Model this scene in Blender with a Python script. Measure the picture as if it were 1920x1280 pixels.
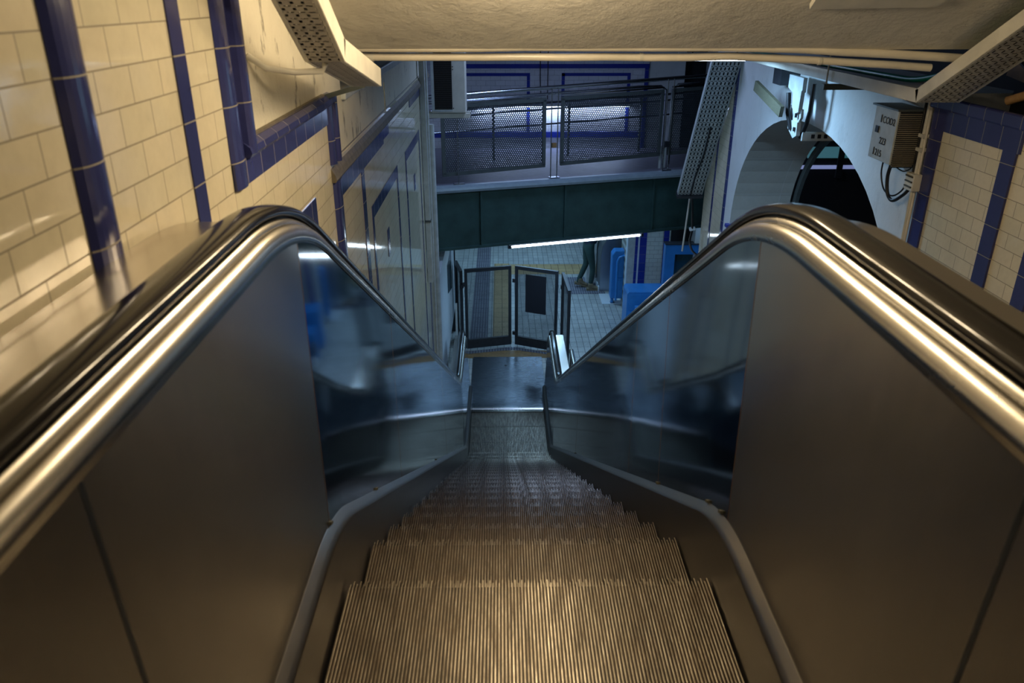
import bpy, bmesh, math, random
from mathutils import Vector, Matrix
random.seed(7)
PI = math.pi
sc = bpy.context.scene
for o in list(bpy.data.objects): bpy.data.objects.remove(o)
COL = sc.collection

# ------------------------------------------------------------------ camera, world, exposure
PITCH, YAW = math.radians(23.8), 0.0135
CAMZ = 5.31                      # the lower hall floor is z = 0, the upper landing z = 3.82
F = Vector((math.cos(PITCH)*math.sin(YAW), math.cos(PITCH)*math.cos(YAW), -math.sin(PITCH)))
R = Vector((math.cos(YAW), -math.sin(YAW), 0))
U = Vector((math.sin(PITCH)*math.sin(YAW), math.sin(PITCH)*math.cos(YAW), math.cos(PITCH)))
cam_d = bpy.data.cameras.new('camera'); cam = bpy.data.objects.new('camera', cam_d); COL.objects.link(cam)
M3 = Matrix((R, U, -F)).transposed()
cam.matrix_world = Matrix.Translation((0, 0, CAMZ)) @ M3.to_4x4()
cam_d.sensor_width = 36.0; cam_d.lens = 1470*36/1920
cam_d.clip_start = 0.05; cam_d.clip_end = 100
cam_d.dof.use_dof = True; cam_d.dof.focus_distance = 6.5; cam_d.dof.aperture_fstop = 4.5
sc.camera = cam
sc.view_settings.view_transform = 'Standard'; sc.view_settings.look = 'None'
sc.view_settings.exposure = 0.0; sc.view_settings.gamma = 1.0; sc.view_settings.use_curve_mapping = False
w = bpy.data.worlds.new('world'); sc.world = w; w.use_nodes = True
w.node_tree.nodes['Background'].inputs[0].default_value = (0.35, 0.5, 0.8, 1)
w.node_tree.nodes['Background'].inputs[1].default_value = 0.004

WARM = (1.0, 0.79, 0.50); COOL = (0.36, 0.66, 1.0); VIOLET = (0.43, 0.60, 1.0)
P_WARM, P_WARM2, P_STRIP, P_GIRDER, P_HALL, P_BRIDGE, P_HIGH = 56, 12, 40, 22, 38, 20, 38
def area(name, loc, rot, sx, sy, power, color):
    d = bpy.data.lights.new(name, 'AREA'); d.shape = 'RECTANGLE'; d.size = sx; d.size_y = sy
    d.energy = power; d.color = color
    o = bpy.data.objects.new(name, d); COL.objects.link(o); o.location = loc; o.rotation_euler = rot
    return o
LIGHTS = dict(
 warm_rear=area('warm_fill_light_rear', (0.6, -1.6, 6.9), (0, 0, 0), 1.2, 0.3, P_WARM2, WARM),  # added fill lamp behind the camera, without a fitting
 strip=area('strip_light', (1.66, 6.5, 4.835), (0, 0, 0), 0.5, 0.08, P_STRIP, COOL),
 girder=area('girder_light', (1.03, 10.70, 2.10), (math.radians(-8), 0, math.radians(16.2)), 1.95, 0.05, P_GIRDER, COOL),
 hall_a=area('hall_light', (0.6, 14.0, 2.74), (0, 0, 0), 1.2, 0.25, P_HALL, COOL),
 hall_b=area('hall_light_far', (0.8, 16.6, 2.74), (0, 0, 0), 1.2, 0.25, P_HALL*0.8, COOL),
 hall_c=area('hall_light_side', (3.6, 12.6, 2.74), (0, 0, 0), 0.25, 1.2, P_HALL*0.35, COOL),
 bridge=area('bridge_fill_light', (0.8, 12.93, 3.69), (math.radians(12), 0, 0), 2.4, 0.05, P_BRIDGE, (0.5, 0.68, 1.0)),  # added lamp for the bright lower wall behind the bridge
 high=area('high_light', (0.7, 9.0, 5.78), (0, 0, 0), 0.25, 1.2, P_HIGH, VIOLET),
)

for _k in range(4):              # the bare warm tube shines all round, so it is carried by four small round lights in its length
    _d = bpy.data.lights.new('warm_tube_light', 'POINT'); _d.shadow_soft_size = 0.06; _d.energy = P_WARM/4; _d.color = WARM
    _o = bpy.data.objects.new('warm_tube_light', _d); COL.objects.link(_o); _o.location = (0.15, 2.05+0.36*_k, 5.42)

# ------------------------------------------------------------------ materials
def newmat(name):
    m = bpy.data.materials.new(name); m.use_nodes = True
    nt = m.node_tree; b = nt.nodes['Principled BSDF']; return m, nt, b
def N(nt, t, **k):
    n = nt.nodes.new(t)
    for a, v in k.items(): setattr(n, a, v)
    return n
def math_(nt, op, a, b=None, c=None):
    n = N(nt, 'ShaderNodeMath', operation=op)
    for i, v in enumerate((a, b, c)):
        if v is None: continue
        if isinstance(v, (int, float)): n.inputs[i].default_value = v
        else: nt.links.new(v, n.inputs[i])
    return n.outputs[0]
def coord(nt): return N(nt, 'ShaderNodeTexCoord').outputs['Object']
def noise(nt, vec, scale, detail=4, stretch=(1, 1, 1), rough=0.6):
    mp = N(nt, 'ShaderNodeMapping'); mp.inputs['Scale'].default_value = stretch; nt.links.new(vec, mp.inputs[0])
    n = N(nt, 'ShaderNodeTexNoise'); n.inputs['Scale'].default_value = scale; n.inputs['Detail'].default_value = detail
    n.inputs['Roughness'].default_value = rough; nt.links.new(mp.outputs[0], n.inputs['Vector']); return n.outputs['Fac']
def ramp(nt, fac, stops):
    r = N(nt, 'ShaderNodeValToRGB'); e = r.color_ramp.elements
    while len(e) > 1: e.remove(e[0])
    e[0].position = stops[0][0]; e[0].color = (*stops[0][1], 1)
    for p, c in stops[1:]:
        q = e.new(p); q.color = (*c, 1)
    nt.links.new(fac, r.inputs[0]); return r.outputs[0]
def mixc(nt, fac, a, b, mode='MIX'):
    n = N(nt, 'ShaderNodeMix', data_type='RGBA', blend_type=mode)
    for k, v in ((0, fac), (6, a), (7, b)):
        if isinstance(v, (int, float)): n.inputs[k].default_value = v
        elif isinstance(v, tuple): n.inputs[k].default_value = (*v, 1)
        else: nt.links.new(v, n.inputs[k])
    return n.outputs[2]
def bump(nt, b, h, strength=0.3, dist=0.01):
    n = N(nt, 'ShaderNodeBump'); n.inputs['Strength'].default_value = strength; n.inputs['Distance'].default_value = dist
    nt.links.new(h, n.inputs['Height']); nt.links.new(n.outputs[0], b.inputs['Normal'])
def simple(name, col, rough=0.5, metal=0.0, var=0.12, scale=12, bmp=0.0, stretch=(1, 1, 1), coat=0):
    m, nt, b = newmat(name); v = coord(nt)
    f = noise(nt, v, scale, stretch=stretch)
    lo = tuple(max(0, c*(1-var)) for c in col); hi = tuple(min(1, c*(1+var)) for c in col)
    nt.links.new(ramp(nt, f, [(0.3, lo), (0.7, hi)]), b.inputs['Base Color'])
    b.inputs['Metallic'].default_value = metal
    rr = math_(nt, 'MULTIPLY_ADD', f, 0.16*min(1, rough*2), rough-0.08*min(1, rough*2)); nt.links.new(rr, b.inputs['Roughness'])
    b.inputs['Coat Weight'].default_value = coat
    if bmp: bump(nt, b, f, bmp, 0.01)
    return m
def emis(name, col, s):
    m, nt, b = newmat(name); b.inputs['Base Color'].default_value = (0.8, 0.8, 0.8, 1)
    b.inputs['Emission Color'].default_value = (*col, 1); b.inputs['Emission Strength'].default_value = s; return m
def bricks(name, axis, c1, c2, mortar, bw, bh, ms=0.0018, rough=0.05, off=0.5, oz=0.0, oy=0.0, dirt=0.25, bmp=0.5, mottle=0.08):
    m, nt, b = newmat(name); v = coord(nt)
    s = N(nt, 'ShaderNodeSeparateXYZ'); nt.links.new(v, s.inputs[0])
    c = N(nt, 'ShaderNodeCombineXYZ')
    a, z = {'yz': (1, 2), 'xz': (0, 2), 'xy': (0, 1)}[axis]
    nt.links.new(math_(nt, 'ADD', s.outputs[a], oy+30.0), c.inputs[0]); nt.links.new(math_(nt, 'ADD', s.outputs[z], oz+30*bh), c.inputs[1])
    t = N(nt, 'ShaderNodeTexBrick'); nt.links.new(c.outputs[0], t.inputs['Vector'])
    t.offset = off; t.inputs['Scale'].default_value = 1; t.inputs['Brick Width'].default_value = bw
    t.inputs['Row Height'].default_value = bh; t.inputs['Mortar Size'].default_value = ms
    t.inputs['Mortar Smooth'].default_value = 0.1; t.inputs['Bias'].default_value = 0
    t.inputs['Color1'].default_value = (*c1, 1); t.inputs['Color2'].default_value = (*c2, 1); t.inputs['Mortar'].default_value = (*mortar, 1)
    n1 = noise(nt, v, 2.2, 6); n2 = noise(nt, v, 30, 5)
    col = mixc(nt, math_(nt, 'MULTIPLY', ramp(nt, n1, [(0.45, (0, 0, 0)), (0.75, (1, 1, 1))]), dirt), t.outputs['Color'], tuple(x*0.45 for x in c1))
    col = mixc(nt, mottle, col, ramp(nt, n2, [(0.3, (0.3, 0.27, 0.2)), (0.6, (1, 1, 1))]), 'MULTIPLY')
    nt.links.new(col, b.inputs['Base Color'])
    r = math_(nt, 'MULTIPLY_ADD', t.outputs['Fac'], 0.6, rough); r = math_(nt, 'MULTIPLY_ADD', n1, rough*0.6, r)
    nt.links.new(r, b.inputs['Roughness'])
    h = math_(nt, 'SUBTRACT', math_(nt, 'MULTIPLY', n1, 0.25), t.outputs['Fac']); bump(nt, b, h, bmp, 0.004)
    return m
def perforated(name, col, pitch, rad, hexg=True, axes=(0, 2), rough=0.45, metal=0.6, slot=None):
    """sheet with real see-through holes on a lattice"""
    m, nt, b = newmat(name); v = coord(nt)
    s = N(nt, 'ShaderNodeSeparateXYZ'); nt.links.new(v, s.inputs[0])
    a, c = s.outputs[axes[0]], s.outputs[axes[1]]
    px, py = (pitch, pitch*1.732) if hexg else pitch
    def cell(sh, w2, h2, rr):
        fx = math_(nt, 'SUBTRACT', math_(nt, 'FRACT', math_(nt, 'ADD', math_(nt, 'DIVIDE', math_(nt, 'ADD', a, 50.0), px), sh)), 0.5)
        fy = math_(nt, 'SUBTRACT', math_(nt, 'FRACT', math_(nt, 'ADD', math_(nt, 'DIVIDE', math_(nt, 'ADD', c, 50.0), py), sh)), 0.5)
        dx = math_(nt, 'MULTIPLY', fx, px); dy = math_(nt, 'MULTIPLY', fy, py)
        if rr: 
            return math_(nt, 'LESS_THAN', math_(nt, 'ADD', math_(nt, 'MULTIPLY', dx, dx), math_(nt, 'MULTIPLY', dy, dy)), rad*rad)
        return math_(nt, 'MULTIPLY', math_(nt, 'LESS_THAN', math_(nt, 'ABSOLUTE', dx), w2), math_(nt, 'LESS_THAN', math_(nt, 'ABSOLUTE', dy), h2))
    if slot: hole = math_(nt, 'MAXIMUM', cell(0, slot[0], slot[1], False), cell(0.5, slot[2], slot[3], False))
    else: hole = math_(nt, 'MAXIMUM', cell(0, 0, 0, True), cell(0.5, 0, 0, True))
    f = noise(nt, v, 9, 5)
    nt.links.new(ramp(nt, f, [(0.3, tuple(x*0.7 for x in col)), (0.7, col)]), b.inputs['Base Color'])
    b.inputs['Metallic'].default_value = metal; b.inputs['Roughness'].default_value = rough
    tr = N(nt, 'ShaderNodeBsdfTransparent'); mx = N(nt, 'ShaderNodeMixShader')
    nt.links.new(hole, mx.inputs[0]); nt.links.new(b.outputs[0], mx.inputs[1]); nt.links.new(tr.outputs[0], mx.inputs[2])
    nt.links.new(mx.outputs[0], nt.nodes['Material Output'].inputs[0]); return m

CREAM = (0.74, 0.68, 0.50); CREAM2 = (0.80, 0.72, 0.54); GROUT = (0.30, 0.25, 0.17); BLUE = (0.035, 0.042, 0.155)
mt = {}
mt['tile_l'] = bricks('cream_tile_yz', 'yz', CREAM, CREAM2, GROUT, 0.155, 0.0785, oz=0.0035, oy=0.03)
mt['tile_r'] = bricks('cream_tile_yz_right', 'yz', CREAM, CREAM2, GROUT, 0.155, 0.0785, oz=0.0035, oy=0.07)
mt['tile_f'] = bricks('cream_tile_xz', 'xz', (0.62, 0.66, 0.60), (0.68, 0.70, 0.64), (0.18, 0.18, 0.16), 0.155, 0.0785)
mt['tile_v'] = bricks('pale_tile_far_xz', 'xz', (0.66, 0.66, 0.72), (0.72, 0.72, 0.78), (0.25, 0.25, 0.3), 0.155, 0.0785)
mt['blue'] = bricks('blue_tile_yz', 'yz', BLUE, (0.045, 0.054, 0.19), (0.30, 0.27, 0.22), 20, 0.157, ms=0.002, rough=0.10, off=0, dirt=0.3, oz=0.0035)
mt['blue_h'] = bricks('blue_tile_course_yz', 'yz', BLUE, (0.045, 0.054, 0.19), (0.30, 0.27, 0.22), 0.155, 20, ms=0.002, rough=0.10, off=0, dirt=0.4)
mt['blue_x'] = bricks('blue_tile_xz', 'xz', (0.02, 0.035, 0.30), (0.03, 0.05, 0.36), (0.2, 0.2, 0.25), 20, 0.157, ms=0.002, rough=0.12, off=0, dirt=0.2)
mt['floor'] = bricks('hall_floor_tile', 'xy', (0.40, 0.43, 0.44), (0.50, 0.53, 0.52), (0.10, 0.11, 0.12), 0.11, 0.20, ms=0.004, rough=0.3, off=0.0, dirt=0.55, bmp=0.3, mottle=0.3)
mt['yellow'] = bricks('yellow_tactile', 'xy', (0.46, 0.32, 0.15), (0.50, 0.36, 0.18), (0.14, 0.10, 0.06), 0.15, 0.23, ms=0.005, rough=0.4, off=0, dirt=0.5)
mt['tactile'] = bricks('violet_tactile', 'xy', (0.17, 0.18, 0.22), (0.21, 0.22, 0.26), (0.09, 0.09, 0.13), 0.045, 0.23, ms=0.008, rough=0.4, off=0, dirt=0.5)

def plaster(name, col, dirtc, amt=0.5, cracks=0.6, relief=0.5):
    m, nt, b = newmat(name); v = coord(nt)
    n1 = noise(nt, v, 1.7, 8, rough=0.65); n2 = noise(nt, v, 9, 8, (1, 1, 0.35), 0.7); n3 = noise(nt, v, 55, 4)
    c = mixc(nt, math_(nt, 'MULTIPLY', ramp(nt, n1, [(0.42, (0, 0, 0)), (0.7, (1, 1, 1))]), amt), col, dirtc)
    sp = ramp(nt, n2, [(0.58, (0, 0, 0)), (0.62, (1, 1, 1))])
    c = mixc(nt, math_(nt, 'MULTIPLY', sp, cracks), c, tuple(x*0.35 for x in dirtc))
    nt.links.new(c, b.inputs['Base Color']); b.inputs['Roughness'].default_value = 0.55
    h = math_(nt, 'ADD', math_(nt, 'MULTIPLY', n1, 1.5), math_(nt, 'MULTIPLY', n3, 0.08)); h = math_(nt, 'SUBTRACT', h, math_(nt, 'MULTIPLY', sp, 0.15))
    bump(nt, b, h, relief, 0.03); return m
mt['plaster_l'] = plaster('peeling_cream_plaster', (0.70, 0.66, 0.54), (0.42, 0.36, 0.26), 0.35, 0.75)
mt['plaster_r'] = plaster('white_painted_plaster', (0.72, 0.74, 0.74), (0.50, 0.50, 0.48), 0.35, 0.12, 0.25)
mt['soffit'] = plaster('lumpy_painted_soffit', (0.80, 0.75, 0.64), (0.56, 0.50, 0.42), 0.4, 0.04, 0.55)
mt['jamb'] = bricks('grey_stone_jamb', 'xz', (0.50, 0.49, 0.45), (0.53, 0.52, 0.48), (0.58, 0.58, 0.56), 3.0, 0.42, ms=0.004, rough=0.55, off=0, dirt=0.3)
mt['dark'] = simple('dark_frame_void_shade', (0.02, 0.02, 0.022), 0.7)  # near-black colour paints in the unlit voids; also the dark screen frame
mt['ceil'] = simple('dusky_ceiling_paint', (0.30, 0.30, 0.30), 0.8)
mt['concrete'] = simple('grey_concrete', (0.28, 0.28, 0.28), 0.7, bmp=0.2)
mt['dirtledge'] = simple('dusty_ledge', (0.13, 0.11, 0.08), 0.6, var=0.4, scale=25)
mt['offwhite'] = simple('offwhite_enamel', (0.72, 0.69, 0.60), 0.35, var=0.12, scale=6)
mt['whitepipe'] = simple('cream_gloss_pipe', (0.80, 0.74, 0.62), 0.3, var=0.18, scale=5, stretch=(0.4, 1, 1))
mt['palegrey'] = simple('pale_grey_paint', (0.50, 0.54, 0.54), 0.4, var=0.15)
mt['gunmetal'] = simple('dark_grey_steel', (0.05, 0.055, 0.065), 0.4, 0.5)
mt['railsteel'] = simple('brushed_rail_steel', (0.45, 0.47, 0.52), 0.22, 1.0, 0.08)
mt['framegrey'] = simple('grey_green_frame_paint', (0.10, 0.12, 0.12), 0.45, 0.3)
mt['girder'] = simple('dark_green_girder_paint', (0.035, 0.085, 0.08), 0.5, var=0.25, scale=4)
mt['lip'] = simple('blue_grey_edge_paint', (0.30, 0.38, 0.44), 0.35, var=0.1)
mt['violetfloor'] = simple('worn_violet_deck', (0.15, 0.15, 0.20), 0.5, var=0.2)
mt['bluepaint'] = simple('bright_blue_enamel', (0.03, 0.22, 0.60), 0.3, var=0.12, scale=5)
mt['black'] = simple('black_rubber', (0.012, 0.012, 0.014), 0.35)
mt['blackcable'] = simple('black_cable_sheath', (0.01, 0.01, 0.012), 0.45)
mt['greencable'] = simple('green_cable_sheath', (0.0, 0.20, 0.14), 0.3)
mt['wood'] = simple('weathered_batten', (0.07, 0.065, 0.04), 0.6, var=0.25, scale=20, stretch=(1, 1, 8))
mt['fin'] = simple('brown_grey_fin_metal', (0.26, 0.23, 0.18), 0.5, var=0.2)  # fins in a darker, browner tone than the housing
mt['brown'] = simple('rusty_brown_paint', (0.26, 0.15, 0.06), 0.5, var=0.35)
mt['white'] = simple('white_board', (0.62, 0.70, 0.76), 0.35, var=0.04)
mt['poster'] = simple('black_poster', (0.012, 0.014, 0.022), 0.6)
mt['glassgreen'] = simple('dark_green_pane', (0.02, 0.06, 0.07), 0.1)
mt['boot'] = simple('tan_suede', (0.20, 0.16, 0.10), 0.8, var=0.2)
mt['trouser'] = simple('dark_green_cloth', (0.025, 0.06, 0.055), 0.85, var=0.2)
mt['jacket'] = simple('navy_cloth', (0.018, 0.025, 0.05), 0.85, var=0.2)
mt['skin'] = simple('skin', (0.45, 0.27, 0.19), 0.5, var=0.05)
mt['hair'] = simple('dark_hair', (0.02, 0.014, 0.01), 0.6)
mt['copper'] = simple('tarnished_joint_strip', (0.22, 0.12, 0.06), 0.5, 0.6)
mt['groove'] = simple('greasy_groove', (0.060, 0.040, 0.024), 0.55, 0.2, 0.5, 14)
mt['tube'] = emis('lit_tube', (0.72, 0.88, 1.0), 14)
mt['tube_dim'] = emis('lit_tube_soft', (0.66, 0.84, 1.0), 2)
mt['tube_warm'] = emis('lit_tube_warm', (1.0, 0.75, 0.42), 8)
mt['tealwin'] = emis('dim_lit_window', (0.06, 0.30, 0.36), 0.25)
mt['lilacwin'] = emis('dim_lit_sill', (0.25, 0.3, 0.6), 0.6)
mt['tray'] = perforated('perforated_tray_bottom', (0.62, 0.58, 0.50), (0.040, 0.042), 0, False, (1, 0), 0.4, 0.2, slot=(0.0135, 0.0042, 0.0038, 0.0125))
mt['tray_l'] = perforated('perforated_tray_bottom_square', (0.62, 0.58, 0.50), (0.034, 0.031), 0, False, (1, 0), 0.4, 0.2, slot=(0.0068, 0.0048, 0.0028, 0.0110))
mt['tray_d'] = perforated('perforated_drop_tray', (0.52, 0.55, 0.54), (0.062, 0.042), 0, False, (1, 0), 0.4, 0.2, slot=(0.019, 0.0080, 0.004, 0.016))
mt['perf'] = perforated('perforated_railing_sheet', (0.10, 0.12, 0.14), 0.028, 0.0082, True, (0, 2), 0.4, 0.5)
mt['mesh'] = perforated('fine_gate_mesh', (0.06, 0.07, 0.09), 0.0085, 0.0034, True, (0, 2), 0.5, 0.5)

def steel(name, col, r0, r1, stretch, scale=60, aniso=0.0, bmp=0.02, wav=0.0):
    m, nt, b = newmat(name); v = coord(nt)
    f = noise(nt, v, scale, 3, stretch); g = noise(nt, v, 1.6, 4)
    nt.links.new(ramp(nt, math_(nt, 'ADD', math_(nt, 'MULTIPLY', f, 0.5), math_(nt, 'MULTIPLY', g, 0.5)), [(0.3, tuple(c*0.9 for c in col)), (0.7, col)]), b.inputs['Base Color'])
    b.inputs['Metallic'].default_value = 1
    nt.links.new(math_(nt, 'MULTIPLY_ADD', math_(nt, 'ADD', f, g), (r1-r0)*0.5, r0), b.inputs['Roughness'])
    h = f
    if wav: h = math_(nt, 'MULTIPLY_ADD', noise(nt, v, 7, 2, (1, 1, 0.25)), wav, f)
    if bmp: bump(nt, b, h, bmp, 0.01)
    return m
def panelmat(key, nm, col, r0, r1, an):
    mt[key] = steel(nm, col, r0, r1, (1, 2.0, 0.25), 26, bmp=0.0)
    _nt = mt[key].node_tree; _b = _nt.nodes['Principled BSDF']; _b.inputs['Anisotropic'].default_value = an
    _c = N(_nt, 'ShaderNodeCombineXYZ'); _c.inputs[2].default_value = 1.0; _nt.links.new(_c.outputs[0], _b.inputs['Tangent'])
panelmat('panel', 'brushed_steel_panel', (0.38, 0.35, 0.32), 0.20, 0.25, 0.93)
panelmat('panel_far', 'polished_steel_cool_reflection', (0.29, 0.32, 0.36), 0.05, 0.10, 0.3)  # darker, bluer base stands in for cool reflections on the far panels
mt['mould'] = steel('polished_steel_moulding', (0.60, 0.57, 0.52), 0.20, 0.32, (1, 0.2, 1), 40, bmp=0.0)
mt['deck'] = steel('brushed_steel_decking', (0.58, 0.54, 0.50), 0.16, 0.30, (1, 0.2, 1), 40, bmp=0.0)
mt['skirt'] = steel('dull_steel_skirt', (0.22, 0.21, 0.21), 0.28, 0.45, (1, 0.2, 2), 40, bmp=0.02)
mt['trim'] = steel('satin_trim', (0.40, 0.37, 0.34), 0.28, 0.42, (1, 0.3, 1), 50, bmp=0.0)
mt['plate'] = steel('landing_plate_steel', (0.22, 0.24, 0.28), 0.20, 0.34, (0.25, 6, 1), 30, bmp=0.04)
mt['kiosk'] = steel('blue_grey_steel', (0.32, 0.36, 0.42), 0.28, 0.42, (1, 1, 1), 8, bmp=0.0)
m, nt, b = newmat('glossy_black_handrail'); b.inputs['Base Color'].default_value = (0.014, 0.012, 0.011, 1); v = coord(nt)
nt.links.new(math_(nt, 'MULTIPLY_ADD', noise(nt, v, 12, 5), 0.16, 0.06), b.inputs['Roughness']); b.inputs['Coat Weight'].default_value = 0.0; b.inputs['Specular IOR Level'].default_value = 0.35; b.inputs['Coat Roughness'].default_value = 0.08
mt['handrail'] = m
m, nt, b = newmat('worn_step_ridge'); v = coord(nt)
f = noise(nt, v, 9, 7, (3, 0.6, 1), 0.7); g = noise(nt, v, 60, 5, (1, 0.15, 1))
nt.links.new(ramp(nt, math_(nt, 'ADD', math_(nt, 'MULTIPLY', f, 0.6), math_(nt, 'MULTIPLY', g, 0.4)), [(0.38, (0.13, 0.105, 0.075)), (0.52, (0.33, 0.29, 0.23)), (0.68, (0.62, 0.56, 0.46))]), b.inputs['Base Color'])
b.inputs['Metallic'].default_value = 0.9
nt.links.new(math_(nt, 'MULTIPLY_ADD', f, -0.25, 0.50), b.inputs['Roughness']); mt['ridge'] = m

# ------------------------------------------------------------------ builders
class MB:
    def __init__(s): s.v = []; s.f = []; s.m = []; s.sm = []
    def add(s, vs, fs, mi=0, smooth=False):
        o = len(s.v); s.v += [tuple(p) for p in vs]
        for f in fs: s.f.append([i+o for i in f]); s.m.append(mi); s.sm.append(smooth)
    def box(s, x0, x1, y0, y1, z0, z1, mi=0):
        vs = [(x, y, z) for z in (z0, z1) for y in (y0, y1) for x in (x0, x1)]
        s.add(vs, [(0, 2, 3, 1), (4, 5, 7, 6), (0, 1, 5, 4), (2, 6, 7, 3), (0, 4, 6, 2), (1, 3, 7, 5)], mi); return s
    def obox(s, c, ax, ay, az, hx, hy, hz, mi=0):
        c = Vector(c); ax, ay, az = Vector(ax).normalized(), Vector(ay).normalized(), Vector(az).normalized()
        vs = [c+ax*hx*i+ay*hy*j+az*hz*k for k in (-1, 1) for j in (-1, 1) for i in (-1, 1)]
        s.add(vs, [(0, 2, 3, 1), (4, 5, 7, 6), (0, 1, 5, 4), (2, 6, 7, 3), (0, 4, 6, 2), (1, 3, 7, 5)], mi); return s
    def bar(s, a, b, w, h, up=(0, 0, 1), mi=0):
        a, b = Vector(a), Vector(b); d = b-a; L = d.length; d.normalize()
        sd = d.cross(Vector(up)).normalized(); u2 = sd.cross(d)
        return s.obox((a+b)/2, d, sd, u2, L/2, w/2, h/2, mi)
    def tube(s, pts, r, n=10, mi=0, cap=True):
        pts = [Vector(p) for p in pts]; rings = []
        ref = Vector((0, 0, 1))
        for i, p in enumerate(pts):
            d = (pts[min(i+1, len(pts)-1)]-pts[max(i-1, 0)]).normalized()
            if abs(d.dot(ref)) > 0.95: ref = Vector((1, 0, 0)) if abs(d.x) < 0.9 else Vector((0, 1, 0))
            a = d.cross(ref).normalized(); b2 = a.cross(d).normalized(); ref = b2
            rr = r[i] if isinstance(r, (list, tuple)) else r
            rings.append([p+a*math.cos(2*PI*k/n)*rr+b2*math.sin(2*PI*k/n)*rr for k in range(n)])
        vs = [q for rg in rings for q in rg]; fs = []
        for i in range(len(rings)-1):
            for k in range(n): fs.append((i*n+k, i*n+(k+1) % n, (i+1)*n+(k+1) % n, (i+1)*n+k))
        s.add(vs, fs, mi, True)
        if cap: s.add(rings[0], [tuple(range(n))[::-1]], mi); s.add(rings[-1], [tuple(range(n))], mi)
        return s
    def prism(s, poly, axis, a0, a1, mi=0):
        """poly in the two other axes, extruded along axis"""
        def P(u, v, a): return {'x': (a, u, v), 'y': (u, a, v), 'z': (u, v, a)}[axis]
        n = len(poly); vs = [P(u, v, a0) for u, v in poly]+[P(u, v, a1) for u, v in poly]
        fs = [tuple(range(n))[::-1], tuple(range(n, 2*n))]+[(i, (i+1) % n, n+(i+1) % n, n+i) for i in range(n)]
        s.add(vs, fs, mi); return s
    def build(s, name, mat, parent=None, smooth=False, bev=0, loc=None, rot=None):
        me = bpy.data.meshes.new(name); me.from_pydata(s.v, [], s.f)
        mats = mat if isinstance(mat, (list, tuple)) else [mat]
        for mm in mats: me.materials.append(mt[mm])
        for p, mi, sm in zip(me.polygons, s.m, s.sm): p.material_index = min(mi, len(mats)-1); p.use_smooth = sm or smooth
        bm = bmesh.new(); bm.from_mesh(me); bmesh.ops.remove_doubles(bm, verts=bm.verts, dist=1e-6) if smooth else None
        bmesh.ops.recalc_face_normals(bm, faces=bm.faces); bm.to_mesh(me); bm.free(); me.update()
        o = bpy.data.objects.new(name, me); COL.objects.link(o)
        if bev:
            md = o.modifiers.new('bevel', 'BEVEL'); md.width = bev; md.segments = 2; md.limit_method = 'ANGLE'; md.angle_limit = 0.6
        if parent: o.parent = parent
        if loc: o.location = loc
        if rot: o.rotation_euler = rot
        return o
def tag(o, label, cat, group=None):
    o['label'] = label; o['category'] = cat
    if group: o['group'] = group
    return o
def thing(name, label, cat, loc=(0, 0, 0), rz=0, group=None):
    o = bpy.data.objects.new(name, None); COL.objects.link(o); o.location = loc; o.rotation_euler = (0, 0, rz); o.empty_display_size = 0.1
    return tag(o, label, cat, group)
def struct(o): o['kind'] = 'structure'; return o
def B(x0, x1, y0, y1, z0, z1): return MB().box(x0, x1, y0, y1, z0, z1)

# ------------------------------------------------------------------ the setting
XL, XR = -0.78, 2.5
struct(B(-6, 8, 9.86, 19, -0.2, 0).build('floor', 'floor'))
struct(B(0.58, 8, 8.0, 9.86, -0.2, 0).build('floor', 'floor')); struct(B(-6, -0.44, 8.0, 9.86, -0.2, 0).build('floor', 'floor'))
struct(B(-1.2, 8, -0.4, 8.0, -0.5, -0.3).build('floor', 'concrete'))
struct(B(-1.0, 3.2, -3.2, -0.35, 3.62, 3.82).build('floor', 'concrete'))
struct(B(0.95, 2.5, -0.35, 0.6, 3.62, 3.82).build('floor', 'concrete'))
# left tiled wall with its notches
LW = MB().prism([(-3.2, 0), (8.77, 0), (8.77, 4.60), (3.61, 4.60), (3.61, 4.90), (2.49, 4.90), (2.49, 8.6), (-3.2, 8.6)], 'x', XL-0.25, XL)
struct(LW.build('wall_left', 'tile_l'))
struct(MB().prism([(2.49, 4.90), (3.61, 4.90), (3.61, 4.60), (8.77, 4.60), (8.77, 4.87), (4.05, 4.87), (4.05, 8.6), (2.49, 8.6)], 'x', XL-0.25, XL-0.012).build('wall_left', 'plaster_l'))
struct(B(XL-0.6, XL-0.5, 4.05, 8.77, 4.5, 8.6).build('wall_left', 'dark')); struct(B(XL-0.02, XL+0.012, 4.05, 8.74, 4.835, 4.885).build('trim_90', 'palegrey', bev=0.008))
tn = [0]
def trim(mb, mat, bev=0.0, **k):
    tn[0] += 1; return struct(mb.build('trim_%d' % tn[0], mat, bev=bev, **k))
def halfround(y0, y1, z0, z1, d):      # upright bullnose strip proud of the left wall
    n = 8; poly = [(XL, y0)]+[(XL+d*math.sin(PI*i/n)**0.5 if 0 < i < n else XL+0.003, y0+(y1-y0)*i/n) for i in range(n+1)]+[(XL, y1)]
    return MB().prism([(x, y) for x, y in poly], 'z', z0, z1)
trim(halfround(1.440, 1.556, 3.9, 8.0, 0.020), 'blue', smooth=False)
trim(B(XL, XL+0.004, 1.985, 2.062, 3.9, 8.0), 'blue')
trim(B(XL, XL+0.004, 0.72, 0.93, 3.9, 8.0), 'blue')
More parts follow.
